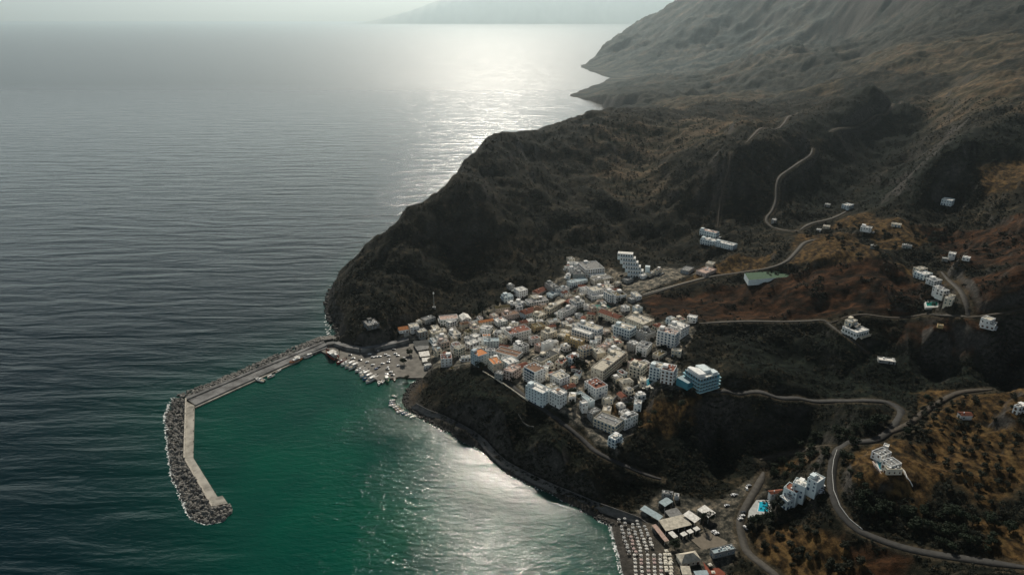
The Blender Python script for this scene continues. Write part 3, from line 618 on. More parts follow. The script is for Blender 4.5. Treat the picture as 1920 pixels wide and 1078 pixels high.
# ---------------------------------------------------------------- boats
def P1(name, col, **k): return mat(name, col, var=0.05, **k)
M_hullw = P1('boat_white', (0.72, 0.72, 0.69), rough=.35, spec=.5); M_deck = P1('boat_deck', (0.36, 0.30, 0.22)); M_glass = mat('dark_glass', (0.02, 0.03, 0.035), rough=.1, spec=.6, var=.05)
M_hulls = {'w': M_hullw, 'r': P1('boat_red', (0.20, 0.028, 0.02)), 'b': P1('boat_blue', (0.05, 0.16, 0.30)), 'g': P1('boat_green', (0.03, 0.20, 0.09)), 'o': P1('boat_orange', (0.55, 0.20, 0.07)), 'n': P1('boat_wood', (0.22, 0.11, 0.05))}
M_cloth = P1('boat_canopy', (0.62, 0.60, 0.55))
def make_boat(kind, hull):
    L, Bm = 1.0, 0.35
    r = empty({'motor': 'motor_boat', 'cabin': 'fishing_boat', 'ship': 'excursion_boat'}[kind], (0, 0, 0))
    st = [(-.5, .8, 0), (-.25, 1, 0), (0, 1, .01), (.2, .86, .03), (.36, .55, .06), (.5, .03, .1)]
    V = []; F = []
    for x, w_, up in st:
        V += [(x, -Bm / 2 * w_, .13 + up), (x * .94, -Bm / 2 * w_ * .7, -.03), (x * .94, Bm / 2 * w_ * .7, -.03), (x, Bm / 2 * w_, .13 + up), (x, Bm / 2 * w_ * .84, .13 + up), (x, Bm / 2 * w_ * .84, .08 + up), (x, -Bm / 2 * w_ * .84, .08 + up), (x, -Bm / 2 * w_ * .84, .13 + up)]
    for k in range(5):
        for j in range(8): a = 8 * k + j; a2 = 8 * k + (j + 1) % 8; F.append((a, a + 8, a2 + 8, a2))
    F.append((0, 1, 2, 3, 4, 5, 6, 7)); F.append(tuple(40 + q for q in range(8))[::-1])
    me = bpy.data.meshes.new('hull'); me.from_pydata(V, [], F); hm = M_hulls[hull]; me.materials.append(hm); me.materials.append(M_deck)
    me.polygons.foreach_set('material_index', [1 if (k % 8) == 5 and k < 40 else 0 for k in range(len(F))]); link('hull', me, r)
    if kind == 'motor':
        b = MB(); b.box((.02, 0, .1), (.22, .2, .1), taper=.8); b.build('console', M_hullw, r)
        b = MB(); b.box((.09, 0, .18), (.04, .18, .05), taper=.8); b.build('windscreen', M_glass, r)
        b = MB(); b.box((-.53, 0, .02), (.06, .07, .16)); b.build('outboard_motor', mat('motor_black', (.03, .03, .03)), r)
        b = MB(); b.box((.31, 0, .12), (.2, .12, .03)); b.build('foredeck', M_hullw, r)
    if kind == 'cabin':
        b = MB(); b.box((-.08, 0, .1), (.24, .19, .19), taper=.93); b.box((-.08, 0, .292), (.28, .22, .02)); c_ = b.build('cabin', M_hullw, r)
        b = MB(); b.box((-.08, 0, .2), (.245, .195, .06)); b.build('window', M_glass, c_)
        b = MB(); b.box((-.33, 0, .28), (.28, .24, .012)); [b.tube((-.45, s * .1, .1), (-.45, s * .1, .28), .006) for s in (-1, 1)]; b.build('canopy', M_cloth, r)
        b = MB(); b.tube((.05, 0, .1), (.05, 0, .55), .008, .004); b.build('mast', M_hullw, r)
    if kind == 'ship':
        b = MB(); b.box((-.1, 0, .1), (.5, .24, .1)); b.box((-.1, 0, .203), (.56, .27, .015)); c_ = b.build('cabin', M_hullw, r)
        b = MB(); b.box((-.1, 0, .135), (.51, .245, .045)); b.build('window', M_glass, c_)
        b = MB(); b.box((-.18, 0, .33), (.36, .25, .014)); [b.tube((x, s * .11, .21), (x, s * .11, .33), .006) for s in (-1, 1) for x in (-.34, -.02)]; b.build('canopy', M_cloth, r)
        for x in (.2, -.3):
            b = MB(); b.tube((x, 0, .12), (x, 0, .62), .01, .005); b.build('mast', M_hulls['n'], r)
    return r
BP = {}
def boat(kind, hull, px, py, dx, dy, label, group, L=None):
    k = (kind, hull)
    if k not in BP: BP[k] = make_boat(kind, hull); o = BP[k]
    else: o = copy_tree(BP[k])
    x0, y0 = at(px - dx, py - dy, 0.2); x1, y1 = at(px + dx, py + dy, 0.2)
    Ln = L or math.hypot(x1 - x0, y1 - y0); o.location = ((x0 + x1) / 2, (y0 + y1) / 2, 0); o.rotation_euler = (0, 0, math.atan2(y1 - y0, x1 - x0)); Ln *= 1.22; o.scale = (Ln, Ln, Ln)
    tag(o, label, 'boat', group)
G1 = 'boats moored along the quay'; G2 = 'small boats moored below the cliff'; G3 = 'boats moored along the pier'
boat('cabin','w',577.5,669,-6.5,2.5,'white boat moored nearest the inner end of the pier',G3)
boat('ship','o',554,678,-9,4,'orange and brown wooden boat moored at the pier',G3)
boat('motor','w',522,696,5,-2.2,'small white boat alone off the pier steps, middle of three',G3)
boat('cabin','w',509,706,6,-2,'white boat with a dark stern beside the pier, second from the seaward end',G3)
boat('motor','w',487,713,-7.5,-2,'white speedboat moored farthest out along the pier',G3)
boat('ship','r',622,668,-13,-9,'large red and white excursion boat at the quay corner',G1,19)
QB = [(640,678.5,'motor','r','dark red open boat just right of the excursion boat'),(648.5,682,'motor','w','slim white boat second right of the excursion boat'),(656,686,'cabin','w','white cabin boat with long shadow moored mid quay'),(663,689,'cabin','w','bulky white fishing boat, last before the gap in the quay row'),
 (675,694,'motor','w','white boat first after the gap in the quay row'),(682,698.5,'motor','w','white boat second after the gap in the quay row'),(684,704,'cabin','w','broad white cabin boat fourth from the quay corner'),(689,709,'cabin','b','white and blue cabin boat third from the quay corner'),(695,714,'cabin','w','white cabin boat moored outermost in the quay row'),(699,709,'motor','w','small white boat tucked against the quay wall')]
for px, py, kd, hu, lb in QB: boat(kd, hu, px, py, -7.5, 3.8, lb, G1)
boat('motor','w',711.5,718,-1,4,'small white boat left of the quay point',G1); boat('motor','w',718,716,-1,3.5,'small white boat in the middle of three at the quay point',G1); boat('cabin','g',726,713.5,1.5,4.6,'green hulled fishing boat at the quay point',G1); boat('motor','n',740,712,0,3.2,'small brown rowing boat alone near the harbour beach',G1)
CB = [(740,743,4,1.6,'w'),(735.5,751,-5,1,'w'),(734.5,755.5,-5,1,'b'),(735.5,760,-6,1.2,'w'),(742,763.5,-5,1.8,'w'),(746,767.5,-5,2,'n'),(750,772,-6.5,2.4,'w'),(758,775,-5,2,'b'),(765,778,-5,2,'w'),(774,782,-5,2,'w')]
for i, (px, py, dx, dy, hu) in enumerate(CB): boat('motor', hu, px, py, dx, dy, ['small open boat moored farthest up in the row below the cliff','white boat second in the row below the cliff','blue boat third in the row below the cliff','long white boat fourth in the row below the cliff','white boat in the middle of the row below the cliff','brown wooden boat in the row below the cliff','largest white boat in the row below the cliff','blue boat in the lower half of the row below the cliff','small white boat second from the lower end of the cliff row','small white boat at the lower end of the cliff row'][i], G2)
for a_, b_, lb in ((707, 0, 0),):
    bu = MB(); bu.tube((0, 0, -.3), (0, 0, .5), .6, .35, 10)
    for px, py, lb in ((611, 585, 'dark mooring buoy floating off the headland rocks'),):
        o = bu.build('buoy', mat('buoy_dark', (.03, .03, .03))); x, y = at(px, py, 0); o.location = (x, y, 0); o.scale = (2, 2, 2); tag(o, lb, 'buoy')
# ---------------------------------------------------------------- cars
def make_car(col):
    r = empty('parked_car', (0, 0, 0)); b = MB()
    prof = [(-2.1, .35), (-2.12, .85), (-1.75, .98), (-1.35, 1.42), (.35, 1.45), (.95, .98), (1.95, .82), (2.1, .4)]
    for s in (-1, 1): pass
    i = 0
    for s in (-1, 1):
        for x, z in prof: b.V.append((x, s * (.86 if z < 1.2 else .7), z))
    n = len(prof)
    for k in range(n): a = k; c = (k + 1) % n; b.F.append((a, c, n + c, n + a)); b.M.append(0)
    b.F.append(tuple(range(n))[::-1]); b.M.append(0); b.F.append(tuple(range(n, 2 * n))); b.M.append(0)
    b.build('body', col, r)
    w_ = MB()
    w_.quad([(.45, -.66, 1.40), (.93, -.80, 1.0), (.93, .80, 1.0), (.45, .66, 1.40)]); w_.V = [(x + .03, y, z + .02) for x, y, z in w_.V]; w_.build('windscreen', M_glass, r)
    w_ = MB(); w_.quad([(-1.40, .66, 1.38), (-1.74, .8, 1.02), (-1.74, -.8, 1.02), (-1.40, -.66, 1.38)]); w_.V = [(x - .03, y, z + .02) for x, y, z in w_.V]; w_.build('rear_window', M_glass, r)
    for s in (-1, 1):
        w_ = MB(); w_.quad([(-1.3, s * .72, 1.36), (-1.5, s * .87, 1.0), (.8, s * .87, 1.0), (.35, s * .72, 1.38)]); w_.V = [(x, y + s * .02, z) for x, y, z in w_.V]; w_.build('side_window', M_glass, r)
        for x in (-1.3, 1.3):
            w_ = MB(); w_.tube((x, s * .7, .33), (x, s * .9, .33), .33, n=10); w_.build('wheel', mat('tyre', (.015, .015, .015)), r)
    return r
CARC = {'w': ('white', P1('car_white', (.75, .75, .74), rough=.25, spec=.6)), 's': ('silver', P1('car_silver', (.42, .43, .44), rough=.25, spec=.6, metal=.5)), 'd': ('dark', P1('car_dark', (.03, .035, .045), rough=.25, spec=.6)), 'r': ('red', P1('car_red', (.30, .03, .02), rough=.25, spec=.6)), 'b': ('blue', P1('car_blue', (.04, .09, .22), rough=.25, spec=.6))}
CPRO = {}
def car(px, py, c, ang, label, group, z=None):
    nm, m_ = CARC[c]
    if c not in CPRO: CPRO[c] = make_car(m_); o = CPRO[c]
    else: o = copy_tree(CPRO[c])
    if z is None: x, y, z = hit(px, py); z = float(hz(x, y))
    else: x, y = at(px, py, z)
    o.location = (x, y, z); o.rotation_euler = (0, 0, R(ang)); tag(o, label % nm, 'car', group)
GC = 'cars parked on the harbour car park'
q1 = lambda X, Y: (560 + X / 5.99, 560 + Y / 5.99)
for (X, Y, c, a, lb) in [(800,625,'w',20,'%s car at the left end of the upper parking row'),(870,605,'d',60,'%s car in the upper parking row below the retaining wall'),(890,590,'w',60,'%s car behind the dark one in the upper parking row'),(832,660,'w',10,'%s car at the left end of the tight row of three'),(872,656,'w',10,'%s car in the middle of the tight row of three'),(910,652,'w',10,'%s car at the right end of the tight row of three'),
 (975,632,'s',30,'%s car left of a pair near the middle of the car park'),(1010,648,'w',30,'%s car right in a pair near the middle of the car park'),(940,568,'d',70,'%s car under the retaining wall at the top of the car park'),(951,542,'w',70,'%s car parked highest on the car park'),(1068,575,'d',15,'%s car beside the pale kiosk roof'),(1085,622,'w',15,'%s car below the pale kiosk roof'),(1112,643,'s',15,'%s car right below the kiosk roof'),(1022,690,'s',75,'%s car in the centre column of the car park'),(1005,716,'s',20,'%s car just below the centre column'),
 (942,732,'w',12,'%s car parked alone left of the centre column'),(1005,775,'w',75,'%s upper car of a pair in the lower car park'),(998,795,'d',10,'%s lower car of a pair in the lower car park'),(1120,755,'w',20,'%s car beside the large tree at the quay'),(1035,828,'w',20,'%s car near the lower edge of the quay'),(985,852,'s',10,'%s car at the lower quay edge, left of a white one'),(1183,672,'w',60,'%s upper car under the trees right of the car park'),(1197,692,'w',60,'%s lower car under the trees right of the car park'),
 (615,672,'w',10,'%s van-like car at the left end of the quay'),(580,636,'d',10,'%s car beside the red excursion boat'),(690,692,'d',0,'%s car behind the moored boats on the quay'),(770,716,'w',30,'%s car left of the nets on the quay'),(832,748,'s',30,'%s car among the fishing gear on the quay'),(872,790,'b',40,'%s car lowest among the fishing gear'),(900,770,'d',40,'%s car right of the fishing gear'),(1055,860,'d',10,'%s car at the lower right quay edge')]:
    car(*q1(X, Y), c, a, lb, GC, 1.6)
q2 = lambda X, Y: (1140 + X / 6, 900 + Y / 6)
GD = 'cars parked beside the valley road'
for (X, Y, c, a, lb) in [(1340,290,'s',10,'%s car in the dark lot above the valley road'),(1560,100,'w',80,'%s car in the upper lot by the stream bed'),(1585,66,'s',20,'%s car highest in the lot by the stream bed'),(1410,168,'w',20,'%s left car of a pair in the dark lot'),(1438,172,'s',20,'%s right car of a pair in the dark lot'),(1518,366,'d',20,'%s car uppermost in the row left of the pool'),(1512,405,'w',20,'%s middle car in the row left of the pool'),(1490,440,'w',20,'%s lowest car in the row left of the pool'),(1545,535,'w',110,'%s car parked below the pool hedge'),(1552,556,'d',110,'%s car just behind another below the pool hedge'),(1190,582,'w',20,'%s left car on the brown beach terrace'),(1220,603,'w',20,'%s right car on the brown beach terrace'),(1165,825,'w',60,'%s car next to the grey beach building')]:
    car(*q2(X, Y), c, a, lb, GD)
q3 = lambda X, Y: (1380 + X / 4.944, 860 + Y / 4.944)
for (X, Y, c, lb) in [(775,232,'d','%s car highest in the resort lot by the road'),(800,255,'w','%s car second from the top in the resort lot'),(790,275,'s','%s car third from the top in the resort lot'),(788,297,'w','%s car fourth from the top in the resort lot'),(792,318,'w','%s car lowest in the resort lot by the road')]:
    car(*q3(X, Y), c, 8, lb, 'cars parked above the white resort')
# ---------------------------------------------------------------- buildings
CR = {'K1': (740,560,11.975), 'K2': (880,560,11.975), 'K3': (1020,540,11.975), 'K4': (1040,460,9.6), 'K5': (760,620,11.975), 'K6': (900,620,11.975), 'K7': (1040,600,11.975),
      'C0': (560,560,7.7), 'C3': (900,520,8.695), 'C5': (1080,560,6.34), 'C7': (920,660,6.34), 'E1': (1280,350,5.333), 'E2': (1600,300,5.39), 'E3': (1640,480,6.736), 'E4': (1480,700,4.311), 'E5': (1380,860,4.944), 'E6': (1140,900,6.0), 'E7': (0,0,1.0)}
WALL = {'W': mat('whitewash', (0.82, 0.82, 0.79), var=.07, scale=.4), 'C': mat('cream_plaster', (0.68, 0.62, 0.50), var=.08, scale=.4), 'G': mat('grey_render', (0.30, 0.31, 0.30), var=.12, scale=.4), 'Y': mat('ochre_plaster', (0.46, 0.34, 0.17), var=.1, scale=.4),
        'P': mat('pink_plaster', (0.58, 0.47, 0.41), var=.08, scale=.4), 'B': mat('pale_blue_plaster', (0.42, 0.50, 0.54), var=.08, scale=.4), 'U': mat('turquoise_paint', (0.06, 0.24, 0.31), var=.08, scale=.4), 'D': mat('dark_stone_wall', (0.10, 0.10, 0.095), var=.2, scale=.4), 'S': mat('bluish_white_wall', (0.68, 0.76, 0.77), var=.06, scale=.4)}  # S is white with a slight blue-green tint
ROOF = {'w': mat('white_roof', (0.76, 0.74, 0.68), var=.16, scale=.5), 'c': mat('cream_roof', (0.52, 0.48, 0.39), var=.18, scale=.5), 'g': mat('grey_roof', (0.22, 0.22, 0.21), var=.2, scale=.5), 'd': mat('dark_roof', (0.055, 0.06, 0.058), var=.2, scale=.5), 't': mat('terracotta', (0.21, 0.075, 0.045), var=.2, scale=.7), 'o': mat('orange_roof', (0.55, 0.22, 0.08), var=.15, scale=.7),
        'b': mat('brown_roof', (0.20, 0.115, 0.07), var=.2, scale=.7), 'l': mat('olive_roof', (0.13, 0.105, 0.045), var=.2, scale=.7), 'p': mat('pink_roof', (0.46, 0.33, 0.27), var=.15, scale=.5), 's': mat('sheet_roof', (0.34, 0.42, 0.44), var=.12, scale=.5), 'e': mat('green_roof', (0.03, 0.12, 0.10), var=.15, scale=.5)}
SHUT = [mat('shutter_dark', (0.025, 0.03, 0.035)), mat('shutter_blue', (0.03, 0.09, 0.16)), mat('shutter_green', (0.02, 0.07, 0.05)), mat('shutter_brown', (0.09, 0.04, 0.02))]
M_panel = mat('solar_panel', (0.01, 0.015, 0.03), rough=.15, spec=.7, var=.02); M_tank = mat('tank_metal', (0.6, 0.6, 0.6), rough=.3, metal=.6, var=.05)
def unit_win(name, w_, h_, m_):
    b = MB(); b.box((0, 0, -h_ / 2 - .08), (w_ + .3, .10, h_ + .2), m=0); b.box((0, -.03, -h_ / 2), (w_, .12, h_), m=1); me = b.mesh(name); me.materials.append(WALL['W']); me.materials.append(m_); return me
WM = [(unit_win('window', 1.15, 1.4, s), unit_win('door', 1.7, 2.2, s)) for s in SHUT]
heater = None
def make_heater():
    b = MB(); b.quad([(-.9, -1, .15), (.9, -1, .15), (.9, .7, 1.25), (-.9, .7, 1.25)]); b.tube((-1, .85, 1.35), (1, .85, 1.35), .32, n=10, m=1); b.tube((-.8, .7, 0), (-.8, .7, 1.2), .04, m=1); b.tube((.8, .7, 0), (.8, .7, 1.2), .04, m=1)
    me = b.mesh('solar_heater'); me.materials.append(M_panel); me.materials.append(M_tank); return me
HEAT = make_heater()
rb = random.Random(11)
FOOT = []; FZ = []
def frame(crop, A, Lc, Rc, h, root_z=None):
    x0, y0, s = CR[crop]; f = lambda P: (x0 + P[0] / s, y0 + P[1] / s)
    A, Lc, Rc = f(A), f(Lc), f(Rc)
    z = hit(A[0], A[1] + h * 1.3)[2]
    for _ in range(6): xa, ya = at(*A, z + h); z = 0.5 * z + 0.5 * max(1.0, float(hz(xa, ya)))
    zt = z + h; a, l, r = [np.array(at(*p, zt)) for p in (A, Lc, Rc)]
    u = r - a; v = l - a; wu, wv = np.hypot(*u), np.hypot(*v)
    au = math.atan2(u[1], u[0]); av = math.atan2(v[1], v[0]) - math.pi / 2
    d = (av - au + math.pi) % (2 * math.pi) - math.pi; ang = au + d * wv / (wu + wv) * .9
    wu = max(3.5, min(wu, 90)); wv = max(3.5, min(wv, 90)) * max(.45, math.cos(d * .9))
    if crop[0] == 'E':
        c_, s_ = math.cos(ang), math.sin(ang)
        z = max(z, 0.3 * z + 0.7 * max(float(hz(a[0] + wu * i * c_ - wv * j * s_, a[1] + wu * i * s_ + wv * j * c_)) for i, j in ((1, 0), (0, 1), (.5, 0), (0, .5))))
    return a, z, ang, wu, wv
def building(crop, A, Lc, Rc, h, wall, roof, flags, label, cat='house', name='village_house', root=None, group='houses of the hillside village', zb=None):
    a, z, ang, wu, wv = frame(crop, A, Lc, Rc, h)
    if zb is not None: z = zb
    r0 = root
    if root is None: root = empty(name, (float(a[0]), float(a[1]), z), ang, label, cat, group); ofs = (0, 0, 0); rel = 0
    par = root
    if r0 is not None:   # another block of the same building: keep its own place under the first block's base
        par = None
    T = None
    if r0 is not None:
        dx, dy = a[0] - root.location.x, a[1] - root.location.y; c, s = math.cos(-root.rotation_euler.z), math.sin(-root.rotation_euler.z)
        T = (dx * c - dy * s, dx * s + dy * c, z - root.location.z, ang - root.rotation_euler.z)
    def put(o):
        o.parent = root
        if T: 
            c, s = math.cos(T[3]), math.sin(T[3]); x, y, zz = o.location; o.location = (T[0] + x * c - y * s, T[1] + x * s + y * c, zz + T[2]); o.rotation_euler.z += T[3]
        return o
    kind = roof[0]; rc = roof[1]; W_, Rm = WALL[wall], ROOF[rc]
    cx, cy = wu / 2, wv / 2
    FOOT.append((a[0], a[1], ang, wu, wv)); FZ.append((a[0], a[1], ang, wu, wv, z))
    if kind == 'A':   # open awning on posts
        b = MB(); b.prism([(0, 0), (wu, 0), (wu, wv), (0, wv)], lambda x, y: h - .18 + .06 * y, lambda x, y: h + .06 * y); put(b.build('roof', Rm))
        nx = max(2, int(wu / 5) + 1)
        for i in range(nx):
            for y in (.2, wv - .2):
                b = MB(); b.tube((.2 + (wu - .4) * i / (nx - 1), y, -1), (.2 + (wu - .4) * i / (nx - 1), y, h - .2 + .06 * y), .1); put(b.build('post', WALL['W']))
        b = MB(); b.box((cx, wv * .8, -.5), (wu * .92, wv * .3, h * .9)); put(b.build('shade_block', WALL['D'])); return root  # dark block added under the awning, standing in for its shade
    b = MB(); b.box((cx, cy, -5), (wu, wv, h + 5)); put(b.build('wall', W_))
    if kind == 'f':
        b = MB(); b.box((cx, cy, h + .003), (wu - .5, wv - .5, .06)); put(b.build('roof', Rm))
        b = MB(); ph = .75
        b.box((cx, .14, h), (wu + .06, .28, ph)); b.box((cx, wv - .14, h), (wu + .06, .28, ph)); b.box((.14, cy, h), (.28, wv - .58, ph)); b.box((wu - .14, cy, h), (.28, wv - .58, ph)); put(b.build('parapet', W_))
    elif kind == 'G':
        b = MB(); e = .5; rh = min(wu, wv) * .27
        if wu >= wv: P = [(-e, -e, h - .1), (wu + e, -e, h - .1), (wu + e, wv + e, h - .1), (-e, wv + e, h - .1), (-e, cy, h + rh), (wu + e, cy, h + rh)]; Fs = [(0, 1, 5, 4), (2, 3, 4, 5), (0, 4, 3), (1, 2, 5), (3, 2, 1, 0)]
        else: P = [(-e, -e, h - .1), (wu + e, -e, h - .1), (wu + e, wv + e, h - .1), (-e, wv + e, h - .1), (cx, -e, h + rh), (cx, wv + e, h + rh)]; Fs = [(0, 4, 5, 3), (1, 2, 5, 4), (0, 1, 4), (2, 3, 5), (3, 2, 1, 0)]
        b.V = P; b.F = Fs; b.M = [0] * 5; put(b.build('roof', Rm))
    elif kind in 'HT':
        b = MB(); e = .5; m_ = min(wu, wv) / 2 * (.95 if kind == 'T' else .75); rh = min(wu, wv) * (.25 if kind == 'H' else .4)
        b.V = [(-e, -e, h - .05), (wu + e, -e, h - .05), (wu + e, wv + e, h - .05), (-e, wv + e, h - .05), (m_, m_, h + rh), (wu - m_, m_, h + rh), (wu - m_, wv - m_, h + rh), (m_, wv - m_, h + rh)]
        b.F = [(0, 1, 5, 4), (1, 2, 6, 5), (2, 3, 7, 6), (3, 0, 4, 7), (4, 5, 6, 7), (3, 2, 1, 0)]; b.M = [0] * 6; put(b.build('roof', Rm))
    # windows on the two fronts
    ns = max(1, int(round(h / 3.1))); sh = h / ns; wm, dm = WM[rb.randrange(4)] if wall not in 'US' else WM[1]
    for face, ln in ((0, wu), (1, wv)):
        if 'p' in flags: break
        if 'L' in flags and face == 0: continue
        if 'R' in flags and face == 1: continue
        bal = ('b' in flags) or ('r' in flags and face == 0) or ('l' in flags and face == 1)
        nw = max(1, int(ln / (3.0 if not bal else 3.2)))
        for st in range(ns):
            if bal and ln > 4 and (st > 0 or ns == 1):
                b = MB(); zf = st * sh
                if face == 0: b.box((cx, -.75, zf - .08), (wu - .3, 1.5, .16)); b.box((cx, -1.45, zf + .08), (wu - .3, .12, .9)); b.box((.2, -.75, zf + .08), (.12, 1.3, .9)); b.box((wu - .2, -.75, zf + .08), (.12, 1.3, .9))
                else: b.box((-.75, cy, zf - .08), (1.5, wv - .3, .16)); b.box((-1.45, cy, zf + .08), (.12, wv - .3, .9)); b.box((-.75, .2, zf + .08), (1.3, .12, .9)); b.box((-.75, wv - .2, zf + .08), (1.3, .12, .9))
                put(b.build('balcony', WALL['U'] if wall == 'U' and False else W_))
            for i in range(nw):
                if not bal and rb.random() < .14: continue
                t = (i + .5) / nw * ln; door = bal or (st == 0 and rb.random() < .35)
                o = bpy.data.objects.new('door' if door else 'window', dm if door else wm); COL.objects.link(o)
                zc = st * sh + (1.15 if door else 1.75)
                o.location = (t, -.03, zc) if face == 0 else (-.03, t, zc); o.rotation_euler = (0, 0, 0 if face == 0 else -math.pi / 2); put(o)
    if kind == 'f':
        if 'x' in flags or ('n' not in flags and wu * wv > 70 and rb.random() < .55):
            w2, d2 = min(4.5, wu * .4), min(4.0, wv * .4); x = rb.uniform(w2 / 2 + .4, wu - w2 / 2 - .4); y = wv - d2 / 2 - .4
            b = MB(); b.box((x, y, h + .07), (w2, d2, 2.5)); b.box((x, y, h + 2.575), (w2 + .4, d2 + .4, .15)); put(b.build('stair_tower', W_))
        if 'n' not in flags:
            for k in range(rb.choice((0, 1, 1, 2, 3)) if wu * wv > 40 else rb.choice((0, 1))):
                o = bpy.data.objects.new('solar_heater', HEAT); COL.objects.link(o); o.location = (rb.uniform(1.6, max(1.7, wu - 1.6)), rb.uniform(1.8, max(1.9, wv * .6)), h + .07); o.rotation_euler = (0, 0, -ang + rb.uniform(-.3, .3) + math.pi); put(o)
            if wu * wv > 60 and rb.random() < .6:
                b = MB(); x = rb.uniform(1.5, wu - 1.5); y = rb.uniform(1.5, wv - 1.5); b.tube((x, y, h + .06), (x, y, h + 1.3), .6, n=12); put(b.build('water_tank', WALL['W']))
        if wu * wv > 30:
            b = MB()
            for k in range(rb.randrange(3, 9)):
                s1, s2, s3 = rb.uniform(.4, 1.6), rb.uniform(.3, 1.2), rb.uniform(.4, 1.3); b.box((rb.uniform(1.2, wu - 1.2), rb.uniform(1, wv - 1), h + .065), (s1, s2, s3), rb.uniform(-.4, .4))
            if wu > 9 and rb.random() < .6: b.box((rb.uniform(wu * .35, wu * .65), cy, h + .064), (.2, wv - .7, .72))
            put(b.build('rooftop_clutter', WALL['W']))
        if 'n' not in flags and rb.random() < .33 and wu > 6:
            x = rb.uniform(2.2, wu - 2.2); y = wv * .5; b = MB(); b.prism([(x - 1.9, y - 1.6), (x + 1.9, y - 1.6), (x + 1.9, y + 1.6), (x - 1.9, y + 1.6)], h + 2.35, h + 2.5)
            for sx_ in (-1.8, 1.8):
                for sy_ in (-1.5, 1.5): b.tube((x + sx_, y + sy_, h + .06), (x + sx_, y + sy_, h + 2.36), .06, n=4)
            put(b.build('pergola', WALL['W'] if rb.random() < .6 else ROOF[rb.choice('bgst')]))
    if 'Z' in flags:
        for st in range(ns):
            b = MB(); b.box((-.06, cy, st * sh + .9), (.12, wv * .86, sh - 1.1)); put(b.build('blue_screen', mat('deep_blue_paint', (0.02, 0.09, 0.17))))
    if r0 is None and h < 12 and kind != 'A' and 'n' not in flags and cat == 'house' and rb.random() < .55:   # low front terrace
        ww = wu * rb.uniform(.5, .9); dd = rb.uniform(2, 3.6); x = rb.uniform(ww / 2, wu - ww / 2)
        b = MB(); b.box((x, -dd / 2 - 1.6, -4), (ww, dd, 4 + rb.uniform(.3, 1.0))); b.box((x, -dd - 1.5, .3), (ww, .2, 1.3)); put(b.build('terrace', WALL[rb.choice('WCG')]))
    if kind in 'GH' and rb.random() < .6:
        b = MB(); b.box((wu * .3, wv * .35, h), (.7, .7, min(wu, wv) * .27 + .6)); put(b.build('chimney', W_))
    if 'a' in flags:  # awning in front
        b = MB(); b.prism([(0.3, -2.4), (wu - .3, -2.4), (wu - .3, -.03), (.3, -.03)], 2.3, 2.45); put(b.build('awning', ROOF['c']))
    return root
